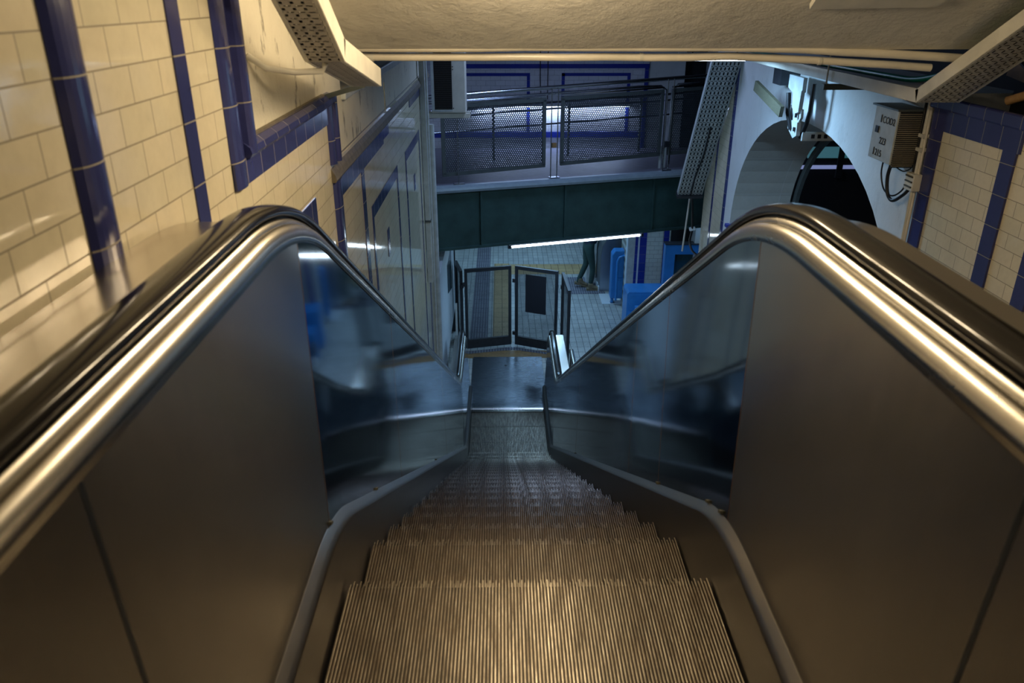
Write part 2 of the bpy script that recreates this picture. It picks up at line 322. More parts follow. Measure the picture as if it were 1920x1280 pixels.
# raised frame of the plaster recess
trim(halfround(2.285, 2.40, 4.785, 8.0, 0.018), 'blue')
trim(halfround(2.40, 2.485, 4.87, 8.0, 0.034), 'blue')
trim(B(XL, XL+0.010, 2.285, 3.61, 4.785, 4.862), 'blue_h')
trim(MB().prism([(XL-0.02, 4.860), (XL+0.022, 4.860), (XL+0.030, 4.872), (XL+0.026, 4.890), (XL+0.008, 4.905), (XL-0.02, 4.912)], 'y', 2.40, 3.72), 'blue_h')
struct(B(XL-0.01, XL+0.004, 2.49, 3.60, 4.905, 4.914).build('trim_20', 'dirtledge'))
trim(halfround(3.610, 3.700, 4.60, 4.905, 0.022), 'blue')
trim(halfround(3.700, 3.770, 4.60, 4.90, 0.030), 'blue')
trim(halfround(3.620, 3.770, 2.2, 4.52, 0.024), 'blue')
trim(MB().prism([(XL-0.01, 4.52), (XL+0.018, 4.52), (XL+0.024, 4.532), (XL+0.014, 4.56), (XL-0.012, 4.605)], 'y', 3.61, 8.74), 'dirtledge')
trim(B(XL, XL+0.008, 3.70, 5.25, 4.42, 4.52), 'blue_h')
trim(B(XL, XL+0.004, 5.25, 5.55, 4.44, 4.52), 'blue_h')
trim(B(XL, XL+0.004, 6.9, 8.0, 4.44, 4.50), 'blue_h')
def pframe(y0, y1, zt, zb, wd=0.085, top=0.08):
    trim(B(XL, XL+0.004, y0, y1, zt-top, zt), 'blue_h'); trim(B(XL, XL+0.004, y1-wd*0.6, y1, zb, zt-top), 'blue')
    trim(B(XL, XL+0.004, y0, y0+wd*0.6, zb, zt-top), 'blue')
pframe(2.62, 3.255, 4.537, 3.2)
trim(B(XL, XL+0.004, 4.37, 4.46, 1.0, 4.42), 'blue')
pframe(4.64, 5.90, 4.152, 1.4)
trim(B(XL, XL+0.004, 5.20, 5.29, 3.66, 3.85), 'blue')
pframe(6.42, 7.60, 4.152, 1.2)
trim(B(XL, XL+0.004, 6.98, 7.08, 3.71, 3.85), 'blue')
trim(B(XL, XL+0.004, 8.05, 8.17, 0.6, 4.1), 'blue')
# hall walls beyond the stair well
struct(B(-1.5, -1.15, 8.77, 18.7, 0, 6.2).build('wall_left', 'tile_f'))
struct(B(-1.15, XL-0.25, 8.6, 8.77, 0, 8.6).build('wall_left', 'palegrey'))
struct(B(-1.5, 8, 18.5, 18.8, 0, 3.0).build('wall_back', 'tile_f'))
struct(B(-1.5, 8, -3.4, -3.2, 0, 8.6).build('wall_rear', 'plaster_r'))
# right wall: tile, arch wall, tile
struct(B(XR, XR+0.3, -3.2, 4.62, 0, 4.72).build('wall_right', 'tile_r'))
struct(B(XR, XR+0.3, 8.62, 9.55, 0, 4.62).build('wall_right', 'tile_r'))
struct(B(XR-0.0, XR+0.3, 8.62, 9.55, 4.62, 6.2).build('wall_right', 'plaster_r'))
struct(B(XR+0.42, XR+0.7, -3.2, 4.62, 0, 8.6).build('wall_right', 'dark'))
YC, HW, ZS, HH, WT = 6.50, 1.86, 3.0, 1.36, 0.62
def archpts(n=28, k=1.0):
    out = []
    for i in range(n+1):
        t = PI*i/n; c, s_ = math.cos(t), math.sin(t)
        out.append((YC-HW*k*math.copysign(abs(c)**(2/2.15), c), ZS+HH*k*abs(s_)**(2/2.15)))
    return out
ap = archpts()
aw = MB()
ap2 = [(YC-HW, 2.82)]+ap+[(YC+HW, 2.82)]
outer_top = 4.80
for x, flip in ((XR, False), (XR+WT, True)):
    for i in range(len(ap)-1):
        aw.add([(x, ap[i][0], ap[i][1]), (x, ap[i+1][0], ap[i+1][1]), (x, ap[i+1][0], outer_top), (x, ap[i][0], outer_top)], [(0, 1, 2, 3)])
    aw.add([(x, 4.62, 2.82), (x, YC-HW, 2.82), (x, YC-HW, outer_top), (x, 4.62, outer_top)], [(0, 1, 2, 3)])
    aw.add([(x, YC+HW, 2.82), (x, 8.62, 2.82), (x, 8.62, outer_top), (x, YC+HW, outer_top)], [(0, 1, 2, 3)])
for y in (4.62, 8.62): aw.add([(XR, y, 2.82), (XR+WT, y, 2.82), (XR+WT, y, outer_top), (XR, y, outer_top)], [(0, 1, 2, 3)])
for i in range(len(ap2)-1):
    aw.add([(XR, *ap2[i]), (XR, *ap2[i+1]), (XR+WT, *ap2[i+1]), (XR+WT, *ap2[i])], [(0, 1, 2, 3)], 1, True)
aw.add([(XR, 4.62, outer_top), (XR+WT, 4.62, outer_top), (XR+WT, 8.62, outer_top), (XR, 8.62, outer_top)], [(0, 1, 2, 3)])
struct(aw.build('wall_right', ['plaster_r', 'jamb']))
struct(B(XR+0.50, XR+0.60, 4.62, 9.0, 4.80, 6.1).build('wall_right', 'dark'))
struct(B(XR, XR+WT, 4.62, YC-HW, 0, 2.82).build('wall_right', 'tile_r'))
struct(B(XR, XR+WT, YC+HW, 8.62, 0, 2.82).build('wall_right', 'tile_r'))
trim(B(XR-0.02, XR+WT+0.01, YC+HW-0.02, 8.40, 2.88, 2.98), 'blue_x', bev=0.01)
trim(B(XR-0.045, XR+WT+0.02, YC+HW-0.045, 8.40, 2.98, 3.02), 'blue_x', bev=0.01)
trim(B(XR-0.02, XR+WT+0.01, YC+HW-0.02, 8.40, 2.74, 2.88), 'blue_x', bev=0.01)
trim(B(XR-0.02, XR, 8.36, 8.60, 1.5, 2.74), 'blue')
for x0 in (XR+0.0, XR+0.42): trim(B(x0, x0+0.17, YC+HW-0.012, YC+HW, 1.2, 2.74), 'blue_x')
trim(B(XR-0.012, XR, 8.60, 8.67, 0.3, 4.45), 'blue')
trim(B(XR-0.006, XR, 9.12, 9.17, 0.3, 4.45), 'blue')
trim(B(XR-0.012, XR, 8.60, 9.55, 4.45, 4.62), 'blue_h')
# blue tile frames on the right tiled wall
trim(B(XR-0.012, XR, 4.50, 4.62, 0.5, 4.62), 'blue')
trim(B(XR-0.012, XR, 3.80, 3.91, 2.0, 4.62), 'blue')
trim(B(XR-0.014, XR, 3.78, 4.62, 4.61, 4.72), 'blue_h')
trim(B(XR-0.03, XR, 3.74, 4.66, 4.72, 4.79), 'blue_h', bev=0.01)
trim(B(XR-0.012, XR, 3.46, 3.56, 2.0, 4.3), 'blue')
struct(B(XR, XR+0.3, -3.2, 3.78, 4.72, 4.80).build('wall_right', 'tile_r'))
# dark room behind the arch
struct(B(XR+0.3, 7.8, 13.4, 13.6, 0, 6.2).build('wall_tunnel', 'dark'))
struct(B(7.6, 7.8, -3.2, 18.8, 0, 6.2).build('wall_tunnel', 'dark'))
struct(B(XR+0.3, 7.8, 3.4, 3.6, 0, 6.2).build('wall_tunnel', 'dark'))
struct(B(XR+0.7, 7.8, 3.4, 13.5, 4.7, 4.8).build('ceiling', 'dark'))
# ceilings
struct(B(-1.5, 8, 3.9, 18.8, 6.0, 6.2).build('ceiling', 'ceil'))
SLP = 0.52
def sz(y): return 5.075+SLP*(3.94-y)
struct(MB().prism([(3.96, 5.075), (3.96, 6.3), (-3.3, sz(-3.3)+1.2), (-3.3, sz(-3.3))], 'x', -1.0, 2.95).build('ceiling', 'soffit'))
# rib inside the arch, lit strips far behind
rb = MB(); a1 = archpts(24, 0.995); a2 = archpts(24, 0.955)
for x0 in (XR+WT+0.02,):
    q = [(YC-HW*0.995, 0.0)]+a1+[(YC+HW*0.995, 0.0)]; q2 = [(YC-HW*0.955, 0.0)]+a2+[(YC+HW*0.955, 0.0)]
    for i in range(len(q)-1):
        vs = [(x0, *q[i]), (x0, *q[i+1]), (x0, *q2[i+1]), (x0, *q2[i]), (x0+0.04, *q[i]), (x0+0.04, *q[i+1]), (x0+0.04, *q2[i+1]), (x0+0.04, *q2[i])]
        rb.add(vs, [(0, 1, 2, 3), (4, 7, 6, 5), (0, 4, 5, 1), (3, 2, 6, 7)])
tag(rb.build('arch_rib', 'framegrey'), 'dark curved rib just behind the white arched opening', 'rib')
tw = thing('window_screen', 'dark framed screen with teal lit panes far behind the arch', 'window', (0, 0, 0))
def tealx(px_): return px_
wy = 10.8
for (xa, xb) in ((4.20, 4.62), (4.70, 5.4)):
    B(xa, xb, wy, wy+0.02, 3.27, 3.42).build('pane', 'tealwin', tw); B(xa-0.08, xb, wy, wy+0.02, 3.12, 3.17).build('sill_strip', 'lilacwin', tw)
B(4.0, 5.6, wy+0.02, wy+0.06, 0.0, 3.9).build('screen_frame', 'dark', tw)
B(4.62, 4.70, wy-0.02, wy+0.02, 3.0, 3.8).build('mullion', 'dark', tw)
# plate on the soffit
pl = MB().prism([(-0.30, -0.12), (0.30, -0.15), (0.24, 0.12), (-0.28, 0.14)], 'z', -0.018, 0.006).build('ceiling_patch', 'offwhite', loc=(1.57, 3.42, sz(3.42)-0.008), rot=(-math.atan(SLP), 0, 0))
tag(pl, 'flat cream patch plate fixed on the sloping soffit', 'plate')

# ------------------------------------------------------------------ escalator
CX = 0.07
T30 = math.tan(math.radians(30))
def nose(y): return 3.28-T30*(y-2.78)
def arc(p0, p1, p2, r, n):
    a = (Vector(p0)-Vector(p1)).normalized(); b = (Vector(p2)-Vector(p1)).normalized()
    th = a.angle(b); t = r/math.tan(th/2); c = Vector(p1)+(a+b).normalized()*(r/math.sin(th/2))
    s0 = Vector(p1)+a*t; s1 = Vector(p1)+b*t
    v0 = s0-c; v1 = s1-c; ang = v0.angle(v1); out = []
    for i in range(n+1):
        k = i/n; out.append(c+(v0*math.sin((1-k)*ang)+v1*math.sin(k*ang))/math.sin(ang))
    return out
def path(zt, H, zb, y0, y1, r1, r2, lv=(0.0, 0.5, 1.0), fr=None):
    """side profile (y,z): level, curve, incline, curve, level with the same counts whatever the offsets"""
    ya = 2.78+(3.28+H-zt)/T30; yb = 2.78+(3.28+H-zb)/T30
    A = Vector((y0, zt)); P = Vector((ya, zt)); Q = Vector((yb, zb)); E_ = Vector((y1, zb))
    c1 = arc(A, P, Q, r1, 20); c2 = arc(P, Q, E_, r2, 12)
    out = [A, Vector((0.797, zt)), Vector((1.2, zt))]+c1
    for k in range(1, 40): out.append(c1[-1].lerp(c2[0], k/40))
    out += c2; out += [c2[-1].lerp(E_, .5), E_]
    return out
RAIL = path(4.82, 1.05, 0.93, -2.4, 10.12, 1.2, 0.7)
PTOP = path(4.79, 1.015, 0.90, -2.4, 10.12, 1.2, 0.7)
TRIM = path(4.035, 0.165, 0.16, -2.4, 10.12, 0.75, 0.6)
def sweep(mb, pts, prof, side, mi=0, smooth=True, closed=True, caps=True):
    n = len(prof); vs = []
    for i, p in enumerate(pts):
        d = (pts[min(i+1, len(pts)-1)]-pts[max(i-1, 0)]).normalized(); nn = Vector((-d.y, d.x))
        for u, v in prof: q = p+nn*v; vs.append((CX+side*u, q.x, q.y))
    fs = []
    for i in range(len(pts)-1):
        for k in range(n if closed else n-1): fs.append((i*n+k, i*n+(k+1) % n, (i+1)*n+(k+1) % n, (i+1)*n+k))
    mb.add(vs, fs, mi, smooth)
    if caps and closed: mb.add(vs[:n], [tuple(range(n))], mi); mb.add(vs[-n:], [tuple(range(n))], mi)
    return mb
ESC = thing('escalator', 'long steel escalator with black handrails descending to the lower hall', 'escalator', (0, 0, 0))
def newel(base, r, n=16):               # the path goes round the newel end and back under
    e = base[-1]; c = Vector((e.x, e.y-r)); return base+[c+Vector((math.sin(PI*k/n)*r, math.cos(PI*k/n)*r)) for k in range(1, n+1)]
cut = {-1: [1, 12, 30, 46], 1: [1, 12, 27, 31, 46]}
for side in (-1, 1):
    # interior panels, one mesh each between the joints
    idx = [0]+cut[side]+[60, len(PTOP)-1]
    NV = 6
    for a, b in zip(idx[:-1], idx[1:]):
        mb = MB(); vs = []; back = []
        for i in range(a, b+1):
            for k in range(NV+1):
                f = k/NV; p = TRIM[i].lerp(PTOP[i], f); e = Vector((0, 0))
                if i == a and a > 0: e = (TRIM[i+1]-TRIM[i]).normalized()*0.001
                if i == b and b < len(PTOP)-1: e = -(TRIM[i]-TRIM[i-1]).normalized()*0.001
                vs.append((CX+side*(0.535+0.042*f), p.x+e.x, p.y+e.y)); back.append((CX+side*(0.539+0.042*f), p.x+e.x, p.y+e.y))
        W_ = NV+1; fs = [(i*W_+k, i*W_+k+1, (i+1)*W_+k+1, (i+1)*W_+k) for i in range(b-a) for k in range(NV)]
        mb.add(vs, fs, 0, True); mb.add(back, fs, 0, True)
        for i in (0, b-a): mb.add([vs[i*W_], vs[i*W_+NV], back[i*W_+NV], back[i*W_]], [(0, 1, 2, 3)])
        for k in (0, NV):
            mb.add([vs[i*W_+k] for i in range(b-a+1)]+[back[i*W_+k] for i in range(b-a+1)], [(i, i+1, b-a+2+i, b-a+1+i) for i in range(b-a)])
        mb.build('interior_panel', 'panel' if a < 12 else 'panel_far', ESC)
    for j in cut[side]:
        p, q = TRIM[j], PTOP[j]; wj = 0.010 if j == 1 else 0.0022
        MB().bar((CX+side*0.5365, p.x, p.y), (CX+side*0.5785, q.x, q.y), 0.004, wj, up=(0, 1, 0)).build('joint_strip', 'gunmetal' if j == 1 else 'copper', ESC)
    # mouldings, guide, handrail, decking
    sweep(MB(), RAIL, [(0.572, -0.038), (0.574, -0.018), (0.580, -0.004), (0.588, 0.006), (0.597, 0.009), (0.600, 0.004), (0.600, -0.010), (0.590, -0.038)], side).build('top_moulding', 'mould', ESC)
    sweep(MB(), RAIL, [(0.5995, -0.020), (0.5995, 0.006), (0.606, 0.019), (0.612, 0.022), (0.615, 0.018), (0.615, -0.020)], side).build('handrail_guide', 'mould', ESC)
    hr = newel(RAIL, 0.30)
    prof = [(0.612, 0.026), (0.604, 0.032), (0.602, 0.040), (0.606, 0.049), (0.615, 0.054), (0.640, 0.057), (0.665, 0.054), (0.675, 0.049), (0.679, 0.040), (0.677, 0.032), (0.668, 0.026)]
    o = sweep(MB(), hr, prof, side).build('handrail', 'handrail', ESC)
    if side == -1: o['label'] = 'glossy black rubber handrail along the tiled wall'
    else: o['label'] = 'black rubber handrail on the open side'
    sweep(MB(), hr, [(0.622, -0.03), (0.622, 0.028), (0.658, 0.028), (0.658, -0.03)], side, smooth=False).build('handrail_track', 'gunmetal', ESC)
    wo = 0.845 if side == -1 else 0.795
    dp = [(0.668, -0.02), (0.668, 0.012), (0.690, 0.014), (wo-0.012, 0.014), (wo, 0.006), (wo, -0.03), (wo-0.01, -0.03), (wo-0.01, -0.02)]
    ow = [p for p in RAIL if p.x < 8.55] if side == -1 else [p for p in RAIL]
    sweep(MB(), ow, dp, side, smooth=False).build('outer_decking', 'deck', ESC)
    # newel decking at the bottom, rounded end plates
    if side == -1:
        e = [p for p in RAIL if p.x >= 8.50]
        sweep(MB(), e, [(0.668, -0.02), (0.668, 0.012), (0.735, 0.012), (0.735, -0.03)], side, smooth=False).build('newel_decking', 'deck', ESC)
    poly = [(10.12, 0.0)]+[(10.12, 0.90)]+[(10.12+0.27*math.sin(PI*k/14), 0.62+0.28*math.cos(PI*k/14)) for k in range(0, 15)]+[(10.16, 0.30), (10.05, 0.0)]
    xa, xb = sorted((CX+side*0.575, CX+side*0.66)); MB().prism(poly, 'x', xa, xb).build('newel_end', 'panel', ESC)
    # skirt and its trim
    sk = MB(); vs = []
    for p in TRIM:
        zlow = max(min(3.80, nose(p.x))-0.35, -0.0)
        vs += [(CX+side*0.5065, p.x, p.y-0.03), (CX+side*0.5065, p.x, zlow)]
    for i in range(len(TRIM)-1): sk.add([vs[2*i], vs[2*i+1], vs[2*i+3], vs[2*i+2]], [(0, 1, 2, 3)], 0, True)
    o = sk.build('skirt_panel', 'skirt', ESC, smooth=True)
    sweep(MB(), TRIM, [(0.5068, -0.045), (0.5068, -0.034), (0.520, -0.016), (0.534, -0.002), (0.538, 0.003), (0.542, 0.0), (0.542, -0.045)], side).build('skirt_trim', 'trim', ESC)
    for fy in ((6, 20, 34) if side == -1 else (9, 16, 21, 40)):
        p = TRIM[fy+6]; MB().obox((CX+side*0.534, p.x, p.y+0.004), (0, 1, -0.5), (1, 0, 0), (0, 0.5, 1), 0.012, 0.006, 0.004).build('dirt_clump', 'wood', ESC)
    # outer cladding
    xo = CX+side*(wo-0.006)
    if side == 1:
        cl = MB(); vs = []
        for p in RAIL:
            d = 0.028; vs += [(xo, p.x, p.y-d), (xo, p.x, max(0.0, min(3.80, nose(p.x))-0.9 if p.x < 7.5 else 0))]
        for i in range(len(RAIL)-1): cl.add([vs[2*i], vs[2*i+1], vs[2*i+3], vs[2*i+2]], [(0, 1, 2, 3)], 0)
        o = cl.build('outer_cladding', 'deck', ESC); so = o.modifiers.new('thick', 'SOLIDIFY'); so.thickness = 0.01
    # outer cladding at the foot
    xs = sorted((CX+side*0.66, CX+side*0.735))
    if side == -1: B(xs[0], xs[1], 8.80, 10.1, 0, 0.90).build('outer_cladding', 'deck', ESC)
# steps
NR = 56
def step_mesh(name, w_, dep, hgt):
    pitch = 1.0/NR/2*1.0; p2 = 1.0/112; me = MB(); z1 = 0.0; z0 = -0.011
    # cleat profile across the step
    xs = -0.5+0.0; prof = []
    for i in range(112):
        x = -0.5+i*p2; prof += [(x+0.0004, z0, 1), (x+p2*0.52, z0, 0), (x+p2*0.58, z1, 0), (x+p2*0.94, z1, 0)]
    prof.append((0.5, z0, 1))
    return prof, p2
def make_tread(dep):
    p2 = 1.0/112; mb = MB(); z0 = -0.011
    for i in range(112):
        x = -0.5+i*p2; l = 0.012 if i % 2 else 0.0
        a, b, c = x, x+p2*0.60, x+p2
        # groove floor, then one raised cleat, alternate cleats a tooth longer
        mb.add([(a, -dep, z0), (b, -dep, z0), (b, -0.008, z0), (a, -0.008, z0)], [(0, 1, 2, 3)], 1)
        ya, yb = -dep-0.002, l
        vs = [(b, ya, z0), (c, ya, z0), (c, yb, z0), (b, yb, z0), (b+0.0006, ya, 0), (c-0.0006, ya, 0), (c-0.0006, yb-0.004, 0), (b+0.0006, yb-0.004, 0)]
        mb.add(vs, [(4, 5, 6, 7)], 0); mb.add(vs, [(0, 4, 7, 3), (1, 2, 6, 5), (3, 7, 6, 2), (0, 1, 5, 4)], 1)
    mb.box(-0.5, 0.5, -dep, -0.010, -0.03, z0-0.0005, 1)
    return mb
def make_riser(h):
    p2 = 1.0/112; mb = MB()
    for i in range(112):
        x = -0.5+i*p2; b = x+p2*0.6
        mb.box(b, x+p2, -0.012, 0.0, -h, -0.012, 0)
    mb.box(-0.5, 0.5, -0.03, -0.012, -h, -0.012, 1)
    return mb
noses = [(0.12, 3.82), (0.52, 3.82), (0.92, 3.82), (1.324, 3.82), (1.726, 3.818), (2.105, 3.663)]
k = 0
while True:
    y = 2.433+0.351*k; z = 3.48-0.2025*k
    if k > 15: break
    noses.append((y, z)); k += 1
# run out on to the level at the foot
last = noses[-1]
noses += [(8.05, 0.262), (8.415, 0.085), (8.81, 0.004), (9.21, 0.0), (9.615, 0.0)]
noses = [n_ for n_ in noses if not (7.70 < n_[0] < 8.04 and n_[1] > 0.4 and False)]
noses = sorted(noses); nn_ = []
for q in noses:
    if nn_ and q[0]-nn_[-1][0] < 0.25: continue
    nn_.append(q)
noses = nn_
proto = None
for i, (y, z) in enumerate(noses):
    if proto is None:
        tr = make_tread(0.396).build('step', ['ridge', 'groove'], ESC); ri = make_riser(0.21).build('riser', ['ridge', 'groove'], tr); proto = (tr, ri)
        tr.location = (CX, y, z)
    else:
        t2 = proto[0].copy(); r2 = proto[1].copy(); COL.objects.link(t2); COL.objects.link(r2); t2.parent = ESC; r2.parent = t2; t2.location = (CX, y, z)
# combs and landing plates
cb = MB()
for i in range(112): x = CX-0.5+i/112; cb.box(x+0.001, x+0.0045, 9.60, 9.68, -0.004, 0.012, 0)
cb.prism([(9.655, -0.02), (9.655, 0.012), (9.675, 0.024), (9.70, 0.026), (9.70, -0.02)], 'x', CX-0.5, CX+0.5)
cb.build('comb_plate', 'mould', ESC)
B(CX-0.535, CX+0.56, 9.70, 11.38, -0.01, 0.024).build('landing_plate', 'plate', ESC, bev=0.003)
MB().tube([(CX-0.02, 11.05, 0.022), (CX-0.02, 11.05, 0.026)], 0.02, 12).build('lifting_hole_plug', 'black', ESC)
B(CX-0.535, CX+0.535, -1.9, -0.25, 3.80, 3.826).build('landing_plate', 'plate', ESC)
B(CX-0.535, CX+0.535, -0.25, -0.1, 3.80, 3.83).build('comb_plate', 'mould', ESC)

# staircase between the escalator and the right wall
st = MB(); poly = [(0.6, 3.82)]
y, z = 0.6, 3.82
while z > 0.1: z -= 0.159; poly.append((y, z)); y += 0.30*0.97; poly.append((y, z))
poly += [(y, 0), (7.2, 0)]
st.prism(poly, 'x', 0.90, XR-0.001); tag(st.build('staircase', 'concrete'), 'plain concrete staircase between the escalator and the right tiled wall', 'stairs')

# ------------------------------------------------------------------ pipes at the soffit edge
def wobble(x0, x1, y, zf, n=14, a=0.006):
    rr = random.Random(int(zf(0)*1000)); return [(x0+(x1-x0)*i/n, y+rr.uniform(-a, a)*0.5, zf((x0+(x1-x0)*i/n))+rr.uniform(-a, a)*0.6) for i in range(n+1)]
def zedge(x): return 5.092 if x < 1.2 else 5.092-0.053*(x-1.2)
p1 = MB().tube(wobble(-0.77, 2.30, 3.97, lambda x: zedge(x)-0.006), 0.0205, 14).build('conduit_pipe', 'whitepipe'); tag(p1, 'upper of two cream pipes along the lower edge of the soffit', 'pipe', 'cream pipes along the soffit edge')
p2 = thing('conduit_pipe', 'lower of two cream pipes along the lower edge of the soffit', 'pipe', (0, 0, 0), 0, 'cream pipes along the soffit edge')
MB().tube(wobble(-0.68, 2.10, 4.02, lambda x: zedge(x)-0.054), 0.0185, 14).build('pipe_run', 'whitepipe', p2)
for x in (-0.62, 0.68, 1.55):
    z = zedge(x)-0.054; MB().tube([(x-0.008, 4.02, z), (x+0.008, 4.02, z)], 0.0205, 14).build('pipe_clip', 'offwhite', p2)
B(-1.0, 2.95, 3.955, 3.985, 5.115, 5.16).build('trim_80', 'whitepipe')['kind'] = 'structure'

# ------------------------------------------------------------------ cable trays
def tray(name, lab, pts, wdt, rail, matb, flip, cat='cable tray', sec=None):
    """pts: centreline of the tray bottom (x, y, z); rail height, width in x"""
    t = thing(name, lab, cat)
    for i in range(len(pts)-1):
        a, b = Vector(pts[i]), Vector(pts[i+1]); d = (b-a); L = d.length; dn = d.normalized(); sd = Vector((1, 0, 0)); up = sd.cross(dn).normalized()
        if up.z < 0: up = -up
        # bottom in its own frame so that the slots follow the run
        bm = MB().box(-wdt/2, wdt/2, 0, L, -0.001, 0.001).build('perforated_bottom', matb, t)
        bm.matrix_local = Matrix.Translation(a) @ Matrix((sd, dn, sd.cross(dn))).transposed().to_4x4()
        cbm = MB(); nc = int(wdt/0.021)
        for c_ in range(nc):
            o = sd*(-wdt/2+0.012+c_*(wdt-0.024)/(nc-1))+up*(0.014+0.004*((c_*7) % 3)); cbm.tube([a+o, b+o], 0.0105, 8)
        cbm.build('cable_and_dark_fill', 'blackcable', t)  # black tubes added to darken the tray slots
        for s in (-1, 1):
            m_ = MB(); o = sd*s*wdt/2
            m_.obox((a+b)/2+o+up*rail/2, dn, sd, up, L/2, 0.002, rail/2); m_.obox((a+b)/2+o+up*rail-sd*s*0.008, dn, sd, up, L/2, 0.008, 0.0015)
            m_.obox((a+b)/2+o-sd*s*0.006, dn, sd, up, L/2, 0.006, 0.0015)
            m_.build('side_rail', 'offwhite', t)
    return t
TL = tray('cable_tray', 'cream perforated cable tray bending down along the top of the left wall', [(-0.562, 0.2, 6.52), (-0.562, 2.66, 5.118), (-0.562, 3.42, 4.965)], 0.125, 0.07, 'tray_l', 1)
MB().tube([(-0.79, 2.60, 5.14), (-0.74, 2.62, 5.10), (-0.66, 2.66, 5.085), (-0.58, 2.70, 5.085), (-0.57, 2.70, 5.11)], 0.010, 8).build('support_bracket', 'offwhite', TL)
MB().bar((-0.78, 3.62, 4.90), (-0.60, 3.62, 4.95), 0.02, 0.02).build('support_bracket', 'framegrey', TL)
B(-0.515, -0.512, 3.60, 3.615, 4.84, 4.962).build('hanger', 'framegrey', TL)
TR = tray('cable_tray', 'cream perforated cable tray bending along the right wall above the arch', [(2.262, 0.6, 6.704), (2.262, 4.185, 4.804), (2.262, 7.6, 4.790)], 0.225, 0.065, 'tray', 1)
for y in (3.28, 5.35):
    zt = 4.80+max(0, (4.185-y))*0.53
    MB().tube([(2.13, y, zt+(0.9 if y < 4 else 1.2)), (2.13, y, zt-0.03)], 0.006, 8).build('hanger_rod', 'offwhite', TR)
    B(2.11, 2.52, y-0.02, y+0.02, zt-0.055, zt-0.02).build('support_bracket', 'offwhite' if y < 4 else 'wood', TR)
def cable(name, lab, pts, r, mat, grp=None, sub=6, cat='cable'):
    P = [Vector(p) for p in pts]; out = []
    for i in range(len(P)-1):
        p0, p1, p2, p3 = P[max(i-1, 0)], P[i], P[i+1], P[min(i+2, len(P)-1)]
        for k in range(sub):
            t = k/sub; out.append(0.5*((2*p1)+(p2-p0)*t+(2*p0-5*p1+4*p2-p3)*t*t+(3*p1-p0-3*p2+p3)*t**3))
    out.append(P[-1]); o = MB().tube(out, r, 10).build(name, mat)
    if lab: tag(o, lab, cat, grp)
    return o
cable('cable', 'thick green cable sagging inside the right cable tray', [(2.24, 3.5, 5.26), (2.24, 3.95, 5.02), (2.24, 4.15, 4.945), (2.24, 4.42, 4.895), (2.24, 4.75, 4.885), (2.24, 5.6, 4.875), (2.22, 7.4, 4.85)], 0.016, 'greencable')
# drop tray in front of the footbridge
dt = thing('cable_tray', 'pale perforated cable tray slanting down in front of the footbridge', 'cable tray')
a, b = Vector((2.33, 8.50, 4.72)), Vector((2.33, 9.58, 3.05)); d = (b-a); L = d.length; dn = d.normalized(); sd = Vector((1, 0, 0)); nn2 = sd.cross(dn)
_db = MB()
for _i in range(12): _db.tube([(-0.137+_i*0.0249, 0, 0.016), (-0.137+_i*0.0249, L, 0.016)], 0.0125, 8)  # black tubes added behind the slots so that they look dark
for nm, mm, mb in (('cable_and_dark_fill', 'blackcable', _db), ('perforated_bottom', 'tray_d', MB().box(-0.15, 0.15, 0, L, -0.001, 0.001)), ('side_rail', 'palegrey', MB().box(-0.152, -0.148, 0, L, 0, 0.06)), ('side_rail', 'palegrey', MB().box(0.148, 0.152, 0, L, 0, 0.06)),
                   ('cable_and_dark_fill', 'black', MB().tube([(0.02, 0.9, -0.012), (0.03, 1.3, -0.014), (0.0, 1.7, -0.012), (0.01, L, -0.012)], 0.010, 8)), ('end_plate', 'gunmetal', MB().box(-0.16, 0.16, L-0.01, L+0.03, -0.03, 0.07))):
    o = mb.build(nm, mm, dt); o.matrix_local = Matrix.Translation(a) @ Matrix((sd, dn, nn2)).transposed().to_4x4()
# broken bracket assembly hanging over the arch
hb = thing('hanging_bracket', 'broken white metal bracket hanging over the top of the arch', 'bracket')
hx = 2.33
def plate(pts, x0, x1): return MB().prism(pts, 'x', x0, x1)
plate([(6.30, 4.73), (6.62, 4.73), (6.62, 4.63), (6.50, 4.60), (6.30, 4.62)], hx, hx+0.03).build('bracket_plate', 'palegrey', hb)
plate([(6.26, 4.64), (6.44, 4.62), (6.42, 4.50), (6.34, 4.46), (6.27, 4.48)], hx-0.02, hx+0.01).build('bracket_plate', 'palegrey', hb)
plate([(6.26, 4.50), (6.56, 4.51), (6.56, 4.42), (6.44, 4.39), (6.30, 4.39), (6.25, 4.44)], hx, hx+0.02).build('bracket_plate', 'palegrey', hb)
plate([(6.28, 4.40), (6.50, 4.40), (6.48, 4.33), (6.34, 4.27), (6.27, 4.30)], hx-0.01, hx+0.02).build('bracket_plate', 'palegrey', hb)
for z, y in ((4.45, 6.31), (4.345, 6.31)): B(hx-0.024, hx-0.012, y-0.012, y+0.012, z-0.015, z+0.015).build('bolt_hole', 'black', hb)
MB().tube([(hx+0.04, 6.18, 4.70), (hx+0.04, 6.18, 4.50), (hx+0.04, 6.22, 4.40), (hx+0.04, 6.30, 4.28)], 0.018, 8).build('cable_and_dark_fill', 'black', hb)
MB().tube([(hx-0.03, 6.50, 4.60), (hx-0.03, 6.46, 4.45), (hx-0.01, 6.40, 4.33)], 0.020, 8).build('cable_and_dark_fill', 'black', hb)
B(hx+0.03, hx+0.75, 6.24, 6.28, 4.265, 4.33).build('cross_rail', 'palegrey', hb)
for i in range(3): B(hx+0.10+i*0.05, hx+0.125+i*0.05, 6.232, 6.241, 4.285, 4.315).build('slot', 'black', hb)
tag(MB().bar((2.20, 7.05, 4.60), (2.24, 6.44, 4.46), 0.03, 0.085).build('batten', 'wood'), 'short weathered wooden batten leaning down to the broken bracket', 'batten')
